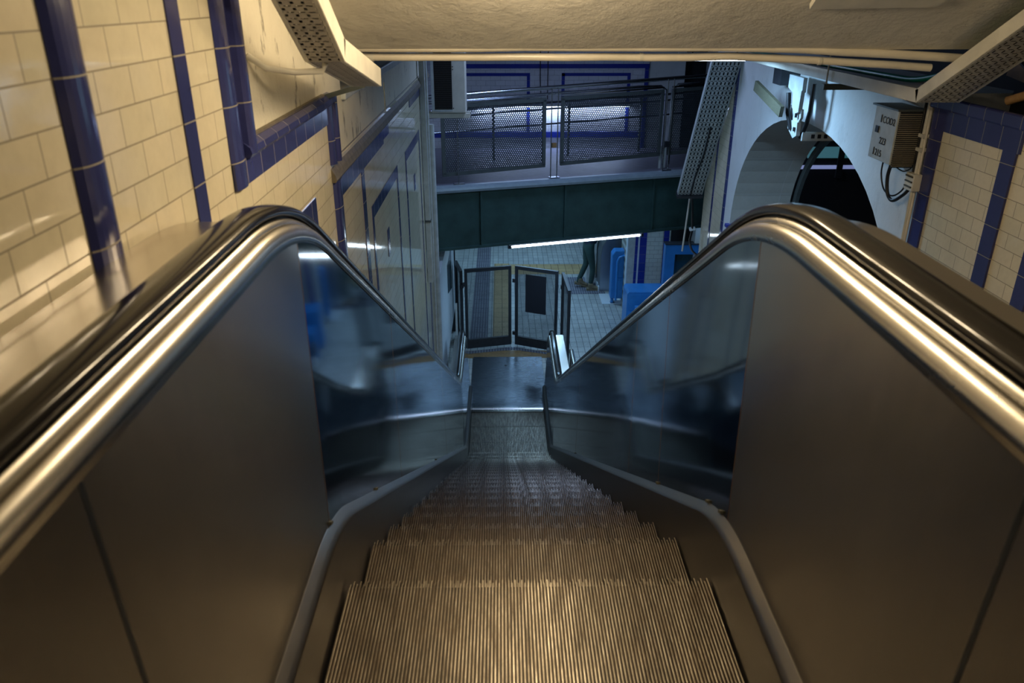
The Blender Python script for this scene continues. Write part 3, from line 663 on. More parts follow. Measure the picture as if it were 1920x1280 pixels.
tag(B(2.34, 2.50, 6.85, 7.05, 4.62, 4.78).build('junction_box', 'gunmetal'), 'small dark box at the top of the white wall beside the batten', 'box')

# drive box on the white wall by the arch
eb = thing('electrical_enclosure', 'grey louvred box with stencilled digits hung on the white wall', 'electrical box')
B(2.335, 2.49, 4.72, 5.02, 4.375, 4.69).build('housing', 'palegrey', eb, bev=0.004)
for i in range(26):
    z = 4.37+i*0.0120; B(2.345, 2.488, 4.705, 4.722, z, z+0.005).build('cooling_fin', 'fin', eb)
B(2.345, 2.488, 4.716, 4.7205, 4.36, 4.685).build('louvre_recess', 'gunmetal', eb)
B(2.32, 2.50, 4.70, 5.04, 4.69, 4.70).build('top_cover', 'framegrey', eb)
B(2.328, 2.336, 4.93, 4.97, 4.535, 4.575).build('dark_window', 'black', eb)
def text(s, size, loc, rot, mat, parent, name='lettering', ext=0.001):
    c = bpy.data.curves.new(name, 'FONT'); c.body = s; c.size = size; c.extrude = ext
    o = bpy.data.objects.new('tmp', c); COL.objects.link(o); bpy.context.view_layer.update()
    me = bpy.data.meshes.new_from_object(o.evaluated_get(bpy.context.evaluated_depsgraph_get())); bpy.data.objects.remove(o)
    me.materials.clear(); me.materials.append(mt[mat]); q = bpy.data.objects.new(name, me); COL.objects.link(q); q.parent = parent; q.location = loc; q.rotation_euler = rot; return q
RX = (PI/2, 0, -PI/2)
text('COD2', 0.058, (2.333, 4.90, 4.60), RX, 'black', eb); text('223', 0.058, (2.333, 4.90, 4.475), RX, 'black', eb); text('215', 0.058, (2.333, 4.93, 4.40), RX, 'black', eb)
B(2.331, 2.334, 4.915, 4.922, 4.60, 4.645).build('stencil_bar', 'black', eb); B(2.331, 2.334, 4.945, 4.952, 4.40, 4.445).build('stencil_bar', 'black', eb)
jb = thing('junction_box', 'small cream terminal box with tangled leads below the louvred box', 'box')
B(2.44, 2.49, 4.60, 4.70, 4.24, 4.34).build('housing', 'offwhite', jb, bev=0.004)
for z in (4.26, 4.29, 4.32): B(2.432, 2.441, 4.61, 4.69, z, z+0.008).build('terminal_strip', 'wood', jb)
cable('cable', 'thick black lead looping from the louvred box to the terminal box', [(2.40, 4.82, 4.37), (2.40, 4.84, 4.28), (2.41, 4.82, 4.18), (2.42, 4.76, 4.15), (2.44, 4.69, 4.20), (2.46, 4.66, 4.25)], 0.011, 'blackcable')
cable('cable', 'thin black lead hanging in the widest loop under the louvred box', [(2.40, 4.93, 4.37), (2.41, 4.95, 4.28), (2.42, 4.90, 4.19), (2.43, 4.80, 4.17), (2.45, 4.73, 4.22), (2.46, 4.70, 4.30)], 0.005, 'blackcable')
cable('cable', 'thin black lead running down beside the louvred box', [(2.47, 4.66, 4.78), (2.47, 4.67, 4.60), (2.47, 4.685, 4.40), (2.46, 4.76, 4.33), (2.44, 4.84, 4.34)], 0.004, 'blackcable')
pc = thing('conduit_pipe', 'cream conduit running up the right wall beside the blue tile edge', 'pipe')
MB().tube([(2.475, 4.655, 3.2), (2.475, 4.655, 4.80)], 0.011, 10).build('pipe_run', 'offwhite', pc)
MB().tube([(2.48, 4.635, 3.2), (2.48, 4.635, 4.74)], 0.008, 10).build('pipe_run', 'whitepipe', pc)
for z in (4.47, 4.55): B(2.455, 2.50, 4.63, 4.68, z, z+0.02).build('pipe_clip', 'offwhite', pc)
cable('cable', 'straight black cable between the louvred box and the cream conduit', [(2.475, 4.70, 4.80), (2.475, 4.695, 4.5), (2.475, 4.69, 4.33)], 0.008, 'blackcable')
# dark niche and old pipe at the top right
tag(MB().tube([(2.52, 4.02, 4.83), (2.72, 3.60, 5.02), (2.80, 3.2, 5.2)], 0.022, 12).build('old_pipe', 'brown'), 'rusty brown pipe end sticking out above the right blue tile band', 'pipe')
cable('cable', 'black cable hanging in a loop above the right tiled wall', [(2.76, 4.4, 5.0), (2.75, 4.1, 4.90), (2.80, 3.8, 4.93), (2.84, 3.5, 5.1)], 0.010, 'blackcable')
tag(MB().prism([(3.5, 5.3), (3.9, 5.02), (4.3, 4.86), (4.6, 4.9), (4.5, 5.15)], 'x', 2.84, 2.90).build('plaster_patch', 'brown'), 'patch of bare brown plaster behind the right cable tray', 'plaster')

# ------------------------------------------------------------------ left corner: pipes and air conditioner
lp = thing('wall_duct', 'pale square duct running down the far end of the left wall', 'duct')
B(-0.775, -0.725, 7.80, 7.86, 2.55, 6.0).build('duct_run', 'palegrey', lp); B(-0.778, -0.718, 7.79, 7.87, 3.20, 3.22).build('duct_clip', 'framegrey', lp)
tag(MB().tube([(-0.75, 8.62, 0.95), (-0.75, 8.62, 4.05)], 0.032, 12).build('drain_pipe', 'palegrey'), 'thick grey pipe at the far corner of the left wall', 'pipe')
tag(MB().tube([(-0.76, 8.35, 1.4), (-0.76, 8.35, 6.0)], 0.014, 12).build('conduit_pipe', 'palegrey'), 'thin grey conduit just left of the thick corner pipe', 'pipe')
ac = thing('air_conditioner', 'white outdoor air conditioning unit on a bracket at the end of the left wall', 'air conditioner')
B(-0.79, -0.40, 9.30, 9.58, 4.075, 4.85).build('casing', 'offwhite', ac, bev=0.012)
B(-0.755, -0.555, 9.285, 9.302, 4.12, 4.83).build('grille_opening', 'black', ac)
for i in range(30): B(-0.755, -0.555, 9.278, 9.288, 4.13+i*0.023, 4.134+i*0.023).build('grille_bar', 'gunmetal', ac)
B(-0.79, -0.757, 9.28, 9.302, 4.10, 4.85).build('grille_rim', 'palegrey', ac); B(-0.757, -0.553, 9.28, 9.302, 4.095, 4.115).build('grille_rim', 'palegrey', ac)
for z in (4.13, 4.55, 4.58): MB().tube([(-0.543, 9.296, z), (-0.543, 9.302, z)], 0.006, 8).build('screw', 'black', ac)
MB().bar((-0.86, 9.36, 4.04), (-0.36, 9.36, 4.04), 0.05, 0.05).build('support_bracket', 'offwhite', ac); MB().bar((-0.86, 9.54, 4.04), (-0.36, 9.54, 4.04), 0.05, 0.05).build('support_bracket', 'offwhite', ac)
MB().bar((-1.15, 9.45, 4.04), (-0.86, 9.45, 4.04), 0.24, 0.05).build('wall_mount', 'palegrey', ac)
sbd = thing('notice_board', 'tall white board with a dark window on the left, beyond the tiled wall', 'board')
MB().prism([(9.10, 0.95), (9.22, 2.02), (12.5, 2.02), (12.5, 0.45), (9.9, 0.45)], 'x', -0.86, -0.80).build('board', 'white', sbd)
MB().prism([(10.9, 1.28), (11.8, 1.05), (11.8, 1.72), (10.9, 1.72)], 'x', -0.80, -0.795).build('dark_window', 'glassgreen', sbd)
B(-0.83, -0.80, 11.3, 11.34, 1.1, 1.7).build('window_bar', 'white', sbd)
B(-0.88, -0.78, 12.5, 12.56, 0, 2.1).build('end_post', 'gunmetal', sbd)
MB().bar((-0.80, 9.1, 0.93), (-0.80, 9.9, 0.43), 0.04, 0.03).build('lower_edge', 'gunmetal', sbd)
for y in (9.15, 10.6): B(-0.86, -0.82, y, y+0.05, 0.0, 0.9).build('support_leg', 'gunmetal', sbd)

# ------------------------------------------------------------------ footbridge (own frame: x along the bridge)
AN = math.atan2(1.048, 3.508)
FB = thing('footbridge', 'dark green steel footbridge crossing above the lower hall', 'footbridge', (-0.836, 10.179, 0), AN)
def to_local(x, y): dx, dy = x+0.836, y-10.179; return dx*math.cos(AN)+dy*math.sin(AN), -dx*math.sin(AN)+dy*math.cos(AN)
B(-0.28, 4.75, 0.0, 0.03, 2.20, 2.96).build('girder_web', 'girder', FB)
B(-0.30, 4.75, -0.06, 0.10, 2.17, 2.20).build('girder_flange', 'girder', FB)
for x in (0.58, 1.78, 3.12, 4.05): B(x-0.012, x+0.012, -0.045, 0.0, 2.20, 2.94).build('web_stiffener', 'girder', FB)
MB().prism([(-0.05, 2.945), (-0.085, 2.955), (-0.095, 2.985), (-0.085, 3.015), (-0.03, 3.035), (0.04, 3.035), (0.04, 2.945)], 'x', -0.30, 4.75).build('edge_moulding', 'lip', FB)
dk = [to_local(-1.12, 12.985), to_local(3.28, 12.985)]
MB().prism([(-0.30, 0.04), (4.75, 0.04), (dk[1][0], dk[1][1]), (dk[0][0], dk[0][1])], 'z', 2.82, 3.03).build('deck', 'violetfloor', FB)
RL = thing('bridge_railing', 'near railing of the footbridge with perforated dark sheets and steel rails', 'railing', (-0.836, 10.179, 0), AN)
def zr(x): return 0.035*x
YR = 0.10
for (xa, xb) in ((0.10, 1.52), (1.74, 3.24), (3.36, 4.55)):
    f = MB(); zb, zt = 3.155, 4.01
    P = lambda x, z: (x, YR, z+zr(x)*0.9)
    f.bar(P(xa, zb), P(xb, zb), 0.035, 0.05); f.bar(P(xa, zt), P(xb, zt), 0.035, 0.045); f.bar(P(xa+0.02, zb), P(xa+0.02, zt), 0.035, 0.045, up=(1, 0, 0)); f.bar(P(xb-0.02, zb), P(xb-0.02, zt), 0.035, 0.045, up=(1, 0, 0))
    fo = f.build('panel_frame', 'framegrey', RL)
    MB().prism([(xa+0.03, zb+zr(xa)), (xb-0.03, zb+zr(xb)), (xb-0.03, zt+zr(xb)), (xa+0.03, zt+zr(xa))], 'y', YR-0.001, YR+0.001).build('perforated_sheet', 'perf', fo)
    MB().bar((xa, YR, zt+0.035+zr(xa)), (xb, YR, zt+0.035+zr(xb)), 0.02, 0.02).build('top_strip', 'railsteel', fo)
MB().tube([(-0.3, YR-0.02, 4.135), (4.6, YR-0.02, 4.325)], 0.026, 12).build('handrail', 'railsteel', RL)
MB().tube([(-0.3, YR+0.02, 4.06), (2.9, YR+0.02, 4.175), (3.2, YR+0.02, 4.175), (3.29, YR+0.02, 4.12), (3.30, YR+0.02, 3.05)], 0.018, 12).build('lower_rail', 'railsteel', RL)
MB().tube([(3.40, YR+0.02, 3.1), (3.40, YR+0.02, 4.12), (3.46, YR+0.02, 4.19), (3.8, YR+0.02, 4.20)], 0.018, 12).build('lower_rail', 'railsteel', RL)
for x0 in (0.30, 1.585, 1.675, 3.27, 3.36):
    MB().tube([(x0, YR-0.05, 2.97), (x0, YR-0.05, 4.14+0.04*x0)], 0.008, 8).build('post', 'railsteel', RL)
for x0 in (0.30, 1.63, 3.315): MB().box(x0-0.07, x0+0.07, YR-0.11, YR-0.03, 3.036, 3.05).build('foot_plate', 'railsteel', RL)
B(1.60, 1.66, YR-0.06, YR-0.03, 3.44, 3.50).build('lock', 'brown', RL)
B(3.28, 3.35, YR-0.07, YR-0.03, 3.36, 3.44).build('lock', 'gunmetal', RL)
B(3.25, 3.36, YR+0.03, YR+0.035, 3.05, 3.36).build('kick_plate', 'palegrey', RL)
R2 = thing('bridge_railing', 'far railing of the footbridge, seen through the perforated sheets', 'railing', (-0.836, 10.179, 0), AN)
for z, r in ((3.77, 0.020), (3.68, 0.014), (3.46, 0.014)): MB().tube([(-0.2, 1.5, z), (4.5, 1.5, z+0.14)], r, 10).build('rail', 'railsteel', R2)
for x in (0.0, 1.2, 2.4, 3.6): B(x-0.012, x+0.012, 1.48, 1.52, 3.03, 3.77+0.03*x).build('post', 'framegrey', R2)
# wall above the hall behind the bridge
struct(B(-1.5, 2.34, 13.0, 13.25, 2.82, 6.1).build('wall_bridge', 'tile_v'))
struct(B(2.34, 2.92, 13.05, 13.25, 2.82, 6.1).build('wall_bridge', 'plaster_r'))
struct(B(3.30, 3.7, 12.9, 13.25, 0, 6.1).build('wall_bridge', 'plaster_r'))
struct(B(2.92, 3.30, 13.6, 13.7, 0, 6.1).build('wall_bridge', 'dark'))
struct(B(-1.5, 8, 13.25, 18.6, 2.80, 2.95).build('ceiling', 'ceil'))
def tv(*a): return trim(B(*a), 'blue_x')
tv(-1.1, 2.34, 12.985, 13.0, 4.265, 4.33)
tv(-0.9, 0.46, 12.99, 13.0, 4.150, 4.195); tv(0.41, 0.46, 12.99, 13.0, 3.3, 4.15)
tv(0.96, 1.01, 12.99, 13.0, 3.3, 4.19); tv(0.96, 2.05, 12.99, 13.0, 4.150, 4.195); tv(2.0, 2.05, 12.99, 13.0, 3.3, 4.15)
tv(2.27, 2.33, 12.98, 13.0, 3.03, 4.33); tv(-1.1, 2.34, 12.985, 13.0, 3.20, 3.29)
bl = thing('added_wall_lamp', 'added slim batten lamp that brightens the low wall behind the footbridge', 'lamp')
B(-0.5, 2.1, 12.86, 13.0, 3.70, 3.73).build('housing', 'palegrey', bl); MB().tube([(-0.45, 12.96, 3.69), (2.05, 12.96, 3.69)], 0.010, 10).build('tube', 'tube_dim', bl)  # added batten and glowing tube, there to brighten the lower wall
cable('cable', 'pair of thin leads hanging on the wall behind the footbridge', [(0.62, 12.96, 5.2), (0.62, 12.96, 4.2), (0.64, 12.96, 3.8)], 0.007, 'blackcable')
cable('cable', 'single thin lead left of the pair behind the footbridge', [(0.74, 12.96, 5.2), (0.74, 12.96, 4.2), (0.74, 12.96, 3.8)], 0.007, 'blackcable')

# ------------------------------------------------------------------ lamps
gl = thing('tube_lamp', 'bright bare fluorescent tube fixed under the footbridge girder', 'lamp', (-0.836, 10.179, 0), AN)
MB().tube([(1.0, -0.06, 2.145), (2.93, -0.06, 2.145)], 0.019, 12).build('tube', 'tube', gl); B(0.96, 2.97, -0.075, -0.03, 2.163, 2.175).build('batten', 'palegrey', gl)
for x in (0.965, 2.965): B(x-0.02, x+0.02, -0.085, -0.035, 2.125, 2.17).build('end_cap', 'gunmetal', gl)
sl = thing('strip_lamp', 'fluorescent strip peeping out below the soffit pipes near the right wall', 'lamp')
MB().prism([(6.42, 4.90), (6.44, 4.86), (6.56, 4.86), (6.58, 4.90)], 'x', 1.40, 1.93).build('reflector', 'palegrey', sl); MB().tube([(1.43, 6.5, 4.853), (1.92, 6.5, 4.853)], 0.014, 10).build('tube', 'tube', sl)
for x in (1.5, 1.85): MB().tube([(x, 6.5, 4.9), (x, 6.5, 6.0)], 0.006, 6).build('suspension_wire', 'gunmetal', sl)
wl = thing('tube_lamp', 'warm bare fluorescent tube hung under the sloping soffit overhead', 'lamp')
MB().bar((0.15, 1.92, 5.485), (0.15, 3.30, 5.485), 0.06, 0.03).build('batten', 'offwhite', wl); MB().tube([(0.15, 1.96, 5.44), (0.15, 3.26, 5.44)], 0.013, 10).build('tube', 'tube_warm', wl)
for y in (2.1, 2.9): MB().tube([(0.15, y, 5.49), (0.15, y, sz(y)-0.001)], 0.006, 8).build('suspension_rod', 'offwhite', wl)
for nm, x, y in (('nearer', 0.6, 14.0), ('farther', 0.8, 16.6)):
    q = thing('ceiling_lamp', '%s fluorescent lamp on the low hall ceiling' % nm, 'lamp'); B(x-0.62, x+0.62, y-0.13, y+0.13, 2.75, 2.80).build('housing', 'palegrey', q)

# ------------------------------------------------------------------ folding gate beyond the landing plate
def leaf(parent, a, b, zt=1.39, zb=0.03, poster=None):
    a, b = Vector((a[0], a[1], 0)), Vector((b[0], b[1], 0)); d = b-a; L = d.length; e = bpy.data.objects.new('gate_leaf', None)
    COL.objects.link(e); e.parent = parent; e.location = a; e.rotation_euler = (0, 0, math.atan2(d.y, d.x))
    t = 0.022; fw = 0.05; m_ = MB()
    m_.box(0.01, fw, -t, t, zb, zt); m_.box(L-fw, L-0.01, -t, t, zb, zt); m_.box(fw, L-fw, -t, t, zt-0.055, zt); m_.box(fw, L-fw, -t, t, zb, zb+0.15)
    m_.build('leaf_frame', 'gunmetal', e)
    B(fw, L-fw, -0.001, 0.001, zb+0.15, zt-0.055).build('mesh_infill', 'mesh', e)
    for z in (zb+0.2, zt-0.25): B(-0.03, 0.02, -0.03, 0.01, z-0.03, z+0.03).build('hinge', 'gunmetal', e)
    if poster: B(poster[0], poster[1], -0.012, -0.006, poster[2], poster[3]).build('black_sheet', 'poster', e)
    return e
gt = thing('folding_gate', 'black framed folding gate closing off the foot of the escalator', 'gate')
leaf(gt, (-0.60, 11.70), (0.155, 11.88)); leaf(gt, (0.205, 11.88), (0.885, 11.58), poster=(0.19, 0.54, 0.63, 1.27))
leaf(gt, (0.95, 11.58), (0.985, 10.72), 1.38); leaf(gt, (-0.64, 11.70), (-0.755, 12.25), 1.36)
tag(B(-0.72, -0.69, 11.2, 11.24, 0, 1.0).build('gate_post', 'palegrey'), 'thin pale post left of the folding gate', 'post')
struct(B(-0.62, 0.95, 11.38, 11.66, 0.0, 0.006).build('trim_81', 'brown'))
mat_ = MB().prism([(-0.62, 11.62), (0.18, 11.80), (0.92, 11.50), (0.92, 11.42), (0.18, 11.70), (-0.62, 11.52)], 'z', 0.0, 0.010); struct(mat_.build('trim_82', 'tactile'))
bo = thing('bollard', 'short polished steel post right of the escalator foot', 'bollard', (1.0, 10.05, 0))
MB().tube([(0, -0.28, 0.60), (0, 0.28, 0.60)], 0.035, 14).build('top_rail', 'mould', bo); 
for y in (-0.25, 0.25): MB().tube([(0, y, 0), (0, y, 0.60)], 0.025, 12).build('post', 'mould', bo)
# floor strips
struct(B(-0.165, 0.16, 12.0, 16.2, 0.0, 0.006).build('trim_83', 'yellow')); struct(B(0.16, 3.6, 15.50, 16.15, 0.0, 0.006).build('trim_84', 'yellow'))
struct(B(-0.55, -0.25, 11.95, 18.0, 0.0, 0.006).build('trim_85', 'tactile')); struct(B(1.25, 2.0, 14.3, 15.3, 0.0, 0.006).build('trim_86', 'tactile'))
struct(B(1.88, 2.35, 13.75, 14.3, 0.0, 0.008).build('trim_87', 'white'))
struct(B(-1.15, -0.95, 12.6, 18.4, 0, 2.8).build('wall_left', 'tile_f'))

# ------------------------------------------------------------------ machine, turnstile, pier, booth
tm = thing('ticket_machine', 'tall grey steel machine with a rounded corner beside the person', 'machine')
MB().prism([(1.90, 0.02), (1.90, 0.72), (1.93, 0.92), (2.02, 1.08), (2.16, 1.15), (2.75, 1.15), (2.75, 0.02)], 'y', 14.42, 15.1).build('cabinet', 'kiosk', tm, bev=0.01)
MB().prism([(1.88, 0.0), (1.88, 0.10), (2.75, 0.10), (2.75, 0.0)], 'y', 14.44, 15.08).build('plinth', 'white', tm)
B(1.70, 1.88, 14.96, 15.3, 0, 0.95).build('side_cabinet', 'palegrey', tm)
def turnstile(name, lab, x, y):
    t = thing(name, lab, 'turnstile', (x, y, 0))
    MB().prism([(0, 0.12), (0, 0.98), (0.05, 1.05), (0.62, 1.05), (0.62, 0.12)], 'y', 0, 0.22).build('body', 'bluepaint', t, bev=0.02)
    MB().tube([(0.10, -0.02, 0.10), (0.10, -0.02, 0.86), (0.13, -0.02, 0.93), (0.20, -0.02, 0.96), (0.6, -0.02, 0.96)], 0.022, 10).build('frame_tube', 'bluepaint', t)
    MB().tube([(0.10, -0.02, 0.52), (0.6, -0.02, 0.52)], 0.012, 8).build('cross_tube', 'bluepaint', t)
    MB().tube([(0.05, 0.1, 0.0), (0.05, 0.1, 0.14)], 0.03, 10).build('foot', 'bluepaint', t); B(0.02, 0.10, 0.06, 0.16, 0, 0.012).build('foot_plate', 'gunmetal', t)
    MB().tube([(0.36, -0.03, 0.56), (0.36, -0.05, 0.56)], 0.05, 14).build('hub', 'black', t)
    return t
turnstile('turnstile', 'bright blue painted turnstile between the steel machine and the tiled pier', 2.02, 13.72)
pr = MB().box(2.24, 2.98, 13.36, 14.1, 0, 2.8); struct(pr.build('wall_pier', 'tile_f'))
trim(B(2.225, 2.24, 13.34, 13.48, 0, 2.8), 'white'); trim(B(2.24, 2.36, 13.345, 13.36, 0, 2.8), 'palegrey'); trim(B(2.36, 2.41, 13.343, 13.36, 0, 2.8), 'blue_x'); trim(B(2.44, 2.56, 13.34, 13.36, 0, 2.8), 'blue_x')
trim(B(2.41, 2.44, 13.342, 13.36, 0, 2.8), 'white')
trim(B(2.86, 2.95, 13.34, 13.36, 0, 2.8), 'blue_x')
lc = thing('blue_cabinet', 'low bright blue metal cabinet in front of the tiled pier', 'cabinet')
MB().prism([(2.13, 0.0), (2.13, 0.66), (2.16, 0.70), (2.785, 0.70), (2.785, 0.0)], 'y', 12.50, 12.95).build('body', 'bluepaint', lc, bev=0.008)
B(2.16, 2.77, 12.485, 12.50, 0.37, 0.66).build('front_panel', 'bluepaint', lc, bev=0.01); B(2.16, 2.77, 12.485, 12.50, 0.03, 0.35).build('front_panel', 'bluepaint', lc, bev=0.01)
sc2 = thing('blue_box', 'small blue box with a grey round fitting before the low blue cabinet', 'box', (0.0, -0.0, 0))
B(2.24, 2.75, 11.95, 12.35, 0.0, 0.52).build('body', 'bluepaint', sc2, bev=0.01)
MB().tube([(2.30, 11.92, 0.30), (2.30, 11.70, 0.30)], 0.10, 16).build('round_fitting', 'gunmetal', sc2); MB().tube([(2.25, 11.72, 0.12), (2.25, 11.68, 0.12)], 0.09, 16).build('round_fitting', 'white', sc2)
bt = thing('ticket_booth', 'tall bright blue booth frame with a dark window by the right wall', 'booth')
B(2.80, 2.97, 12.86, 13.02, 0, 1.42).build('frame_post', 'bluepaint', bt); B(3.36, 3.50, 12.86, 13.02, 0, 1.42).build('frame_post', 'bluepaint', bt)
B(2.97, 3.36, 12.86, 13.02, 1.25, 1.42).build('header', 'bluepaint', bt); B(2.97, 3.36, 12.86, 13.02, 0, 0.30).build('lower_panel', 'bluepaint', bt)
B(2.79, 3.51, 12.85, 13.03, 1.42, 1.435).build('roof', 'gunmetal', bt); B(2.97, 3.36, 12.95, 12.96, 0.30, 1.25).build('window_pane', 'glassgreen', bt)
B(3.50, 3.9, 12.6, 12.7, 0, 1.38).build('side_panel', 'bluepaint', bt)
tag(B(3.16, 3.60, 12.2, 12.6, 0, 0.86).build('blue_box', 'bluepaint', bev=0.01), 'waist high blue box under the booth window', 'box')
tag(B(3.17, 3.48, 14.3, 14.6, 0, 2.8).build('steel_column', 'girder'), 'dark green steel column behind the blue booth', 'column')
tag(B(3.02, 3.12, 14.0, 14.05, 0, 2.8).build('white_post', 'white'), 'white post between the tiled pier and the green column', 'post')
tag(B(3.55, 3.9, 13.5, 13.6, 1.35, 1.62).build('sign_panel', 'white'), 'small white panel high behind the blue booth', 'panel')
tag(B(3.5, 4.1, 13.9, 14.4, 0, 1.32).build('brown_cabinet', 'gunmetal'), 'dark cabinet behind the blue booth under the white panel', 'cabinet')
cable('cable', 'black cable drooping below the right end of the footbridge', [(2.36, 9.58, 3.04), (2.40, 9.62, 2.75), (2.42, 9.66, 2.58), (2.42, 9.72, 2.42), (2.44, 9.62, 2.32), (2.50, 9.35, 2.30)], 0.014, 'blackcable')
tag(MB().tube([(2.42, 9.9, 3.1), (2.40, 10.0, 2.2)], 0.012, 8).build('conduit_pipe', 'offwhite'), 'thin cream pipe dropping past the right end of the green girder', 'pipe')
tag(MB().obox((2.42, 9.66, 2.60), (1, 0, 0.2), (0, 1, 0), (-0.2, 0, 1), 0.035, 0.02, 0.02).build('paper_scrap', 'white'), 'crumpled white scrap caught on the black cable below the slanting tray', 'paper')

# ------------------------------------------------------------------ person at the machine
def skin(name, chains, mats, parent, pick=None, sub=1, loc=None):
    """chains: list of [(point, radius)...]; the first point of later chains may repeat an existing one"""
    verts, rads, edges = [], [], []
    def vid(p, r):
        for i, q in enumerate(verts):
            if (Vector(q)-Vector(p)).length < 1e-5: return i
        verts.append(p); rads.append(r); return len(verts)-1
    for ch in chains:
        prev = None
        for p, r in ch:
            i = vid(p, r)
            if prev is not None: edges.append((prev, i))
            prev = i
    me = bpy.data.meshes.new(name); me.from_pydata(verts, edges, []); o = bpy.data.objects.new(name, me); COL.objects.link(o)
    o.modifiers.new('skin', 'SKIN'); 
    for i, sv in enumerate(me.skin_vertices[0].data):
        r = rads[i]; sv.radius = r if isinstance(r, tuple) else (r, r); sv.use_root = (i == 0)
    s = o.modifiers.new('sub', 'SUBSURF'); s.levels = s.render_levels = sub+1
    bpy.context.view_layer.update()
    m2 = bpy.data.meshes.new_from_object(o.evaluated_get(bpy.context.evaluated_depsgraph_get())); bpy.data.objects.remove(o)
    m2.materials.clear()
    for q in mats: m2.materials.append(mt[q])
    for p in m2.polygons:
        p.use_smooth = True; p.material_index = pick(p.center) if pick else 0
    q = bpy.data.objects.new(name, m2); COL.objects.link(q); q.parent = parent
    if loc: q.location = loc
    return q
PX, PY = 1.66, 14.62
pe = thing('person', 'person in dark green trousers and tan boots leaning towards the steel machine', 'person', (PX, PY, 0))
# local: x forward (towards the machine), y to the far side, near leg at y = -0.1
hip = (0.02, 0.0, 0.90)
NL, FL = -0.10, 0.09
legs = [[(hip, 0.135), ((0.03, NL, 0.84), 0.098), ((0.10, NL, 0.50), 0.062), ((0.11, NL, 0.42), 0.058), ((0.10, NL, 0.28), 0.056), ((0.07, NL, 0.10), 0.040), ((0.08, NL, 0.06), 0.042), ((0.19, NL-0.01, 0.04), 0.036), ((0.25, NL-0.01, 0.035), 0.028)],
        [(hip, 0.135), ((0.0, FL, 0.84), 0.098), ((0.0, FL, 0.50), 0.062), ((-0.03, FL, 0.42), 0.058), ((-0.08, FL, 0.29), 0.056), ((-0.15, FL, 0.13), 0.040), ((-0.14, FL, 0.09), 0.042), ((-0.05, FL, 0.045), 0.036), ((0.0, FL, 0.035), 0.028)]]
torso = [(hip, 0.135), ((0.04, 0, 1.05), (0.13, 0.11)), ((0.09, 0, 1.22), (0.145, 0.11)), ((0.14, 0, 1.36), (0.13, 0.10)), ((0.17, 0, 1.44), 0.07), ((0.20, 0, 1.50), 0.052), ((0.225, 0, 1.56), 0.075), ((0.235, 0, 1.63), 0.092), ((0.235, 0, 1.69), 0.078), ((0.23, 0, 1.72), 0.045)]
def arm(s, hand): 
    return [((0.14, 0, 1.36), 0.1), ((0.15, s*0.17, 1.36), 0.058), ((0.18, s*0.21, 1.22), 0.046), ((0.20, s*0.22, 1.08), 0.040), (((0.20+hand[0])/2, s*0.21, (1.08+hand[2])/2), 0.034), (hand, 0.024)]
h1, h2 = (0.27, -0.17, 1.18), (0.28, 0.15, 1.20)
skin('body', legs+[torso, arm(-1, h1), arm(1, h2)], ['trouser', 'skin', 'jacket'], pe, pick=lambda c: 0 if c.z < 0.96 else (1 if (c.z > 1.46 or c.x > 0.29) else 2))
skin('jacket', [[((0.03, 0, 0.90), (0.15, 0.17)), ((0.05, 0, 1.06), (0.14, 0.16)), ((0.09, 0, 1.22), (0.155, 0.17)), ((0.14, 0, 1.37), (0.14, 0.13)), ((0.17, 0, 1.45), 0.075)]]+
     [[((0.14, 0, 1.37), 0.12), ((0.15, s*0.17, 1.36), 0.070), ((0.18, s*0.215, 1.22), 0.058), ((0.20, s*0.225, 1.08), 0.052), (((0.20+h[0])/2+0.04, s*0.21, (1.08+h[2])/2), 0.045)] for s, h in ((-1, h1), (1, h2))], ['jacket'], pe)
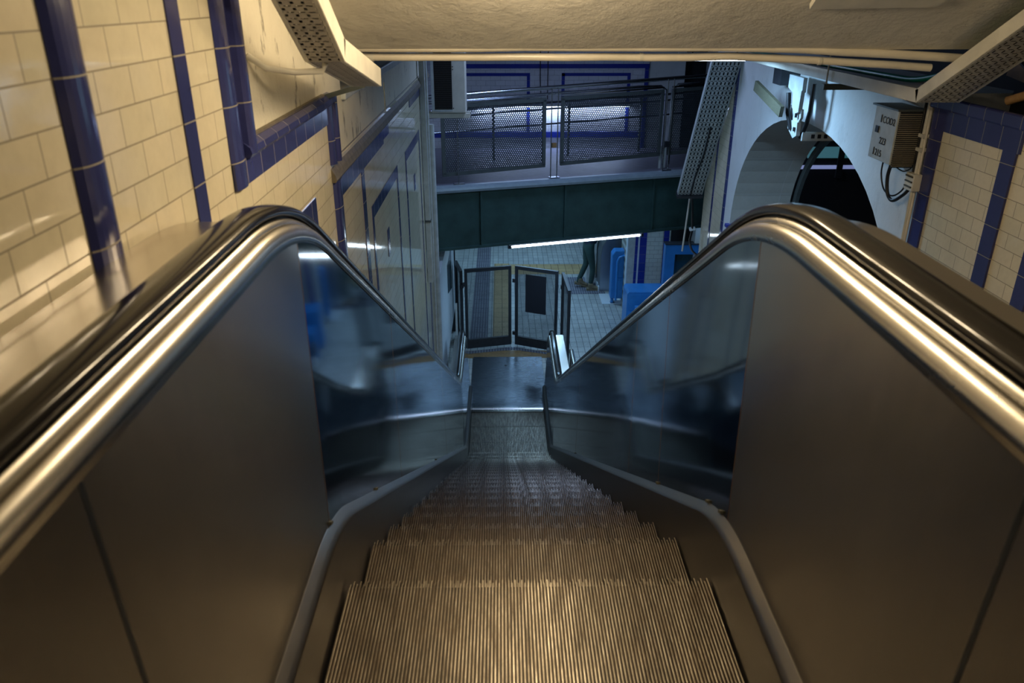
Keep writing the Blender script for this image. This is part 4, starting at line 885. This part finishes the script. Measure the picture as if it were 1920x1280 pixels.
for h, s in ((h1, -1), (h2, 1)):
    hx0, hy0, hz0 = h
    ch = [[((hx0-0.01, hy0, hz0), 0.022), ((hx0+0.035, hy0, hz0+0.0), (0.030, 0.016)), ((hx0+0.07, hy0, hz0+0.002), (0.032, 0.014))]]
    for j, (dy, ln) in enumerate(((-0.026, 0.055), (-0.009, 0.068), (0.009, 0.064), (0.026, 0.048))):
        ch.append([((hx0+0.07, hy0, hz0+0.002), 0.02), ((hx0+0.085, hy0+dy, hz0), 0.0085), ((hx0+0.085+ln*0.6, hy0+dy*1.1, hz0-0.010), 0.008), ((hx0+0.085+ln, hy0+dy*1.1, hz0-0.030), 0.0065)])
    ch.append([((hx0+0.035, hy0, hz0), 0.02), ((hx0+0.055, hy0-s*0.040, hz0-0.004), 0.010), ((hx0+0.085, hy0-s*0.052, hz0-0.016), 0.008)])
    skin('hand', ch, ['skin'], pe)
skin('hair', [[((0.20, 0, 1.60), 0.085), ((0.215, 0, 1.66), 0.100), ((0.225, 0, 1.72), 0.085), ((0.22, 0, 1.755), 0.04)], [((0.20, 0, 1.60), 0.085), ((0.15, 0, 1.52), 0.05), ((0.14, 0, 1.46), 0.03)]], ['hair'], pe)
fc = MB()
for s in (-1, 1): fc.obox((0.322, s*0.032, 1.635), (1, 0, 0), (0, 1, 0), (0, 0, 1), 0.004, 0.012, 0.006, 0)
fc.build('eyes', 'black', pe); skin('nose', [[((0.325, 0, 1.635), 0.008), ((0.342, 0, 1.605), 0.013), ((0.328, 0, 1.597), 0.010)]], ['skin'], pe, sub=1)
B(0.318, 0.326, -0.024, 0.024, 1.567, 1.575).build('mouth', 'brown', pe)
for s in (-1, 1): skin('ear', [[((0.235, s*0.092, 1.64), 0.012), ((0.235, s*0.096, 1.61), 0.014), ((0.24, s*0.092, 1.585), 0.009)]], ['skin'], pe)
def boot(x, y, z, tilt):
    o = skin('boot', [[((0, 0, 0.17), 0.058), ((0, 0, 0.10), 0.056), ((0.0, 0, 0.06), 0.052), ((0.08, 0, 0.055), (0.046, 0.044)), ((0.15, 0, 0.045), (0.048, 0.036)), ((0.19, 0, 0.04), (0.038, 0.028))], [((0, 0, 0.06), 0.052), ((-0.04, 0, 0.05), 0.042)]], ['boot'], pe)
    o.location = (x, y, z); o.rotation_euler = (0, tilt, 0)
    so = MB().prism([(-0.075, 0.0), (-0.075, 0.045), (0.0, 0.045), (0.06, 0.03), (0.23, 0.03), (0.235, 0.012), (0.20, 0.0), (0.04, 0.004), (0.02, 0.015), (0.0, 0.0)], 'y', -0.046, 0.046).build('sole', 'boot', o)
    return o
boot(0.075, NL, 0.0, 0.0); boot(-0.15, FL, 0.055, 0.28)
bpy.context.view_layer.update()
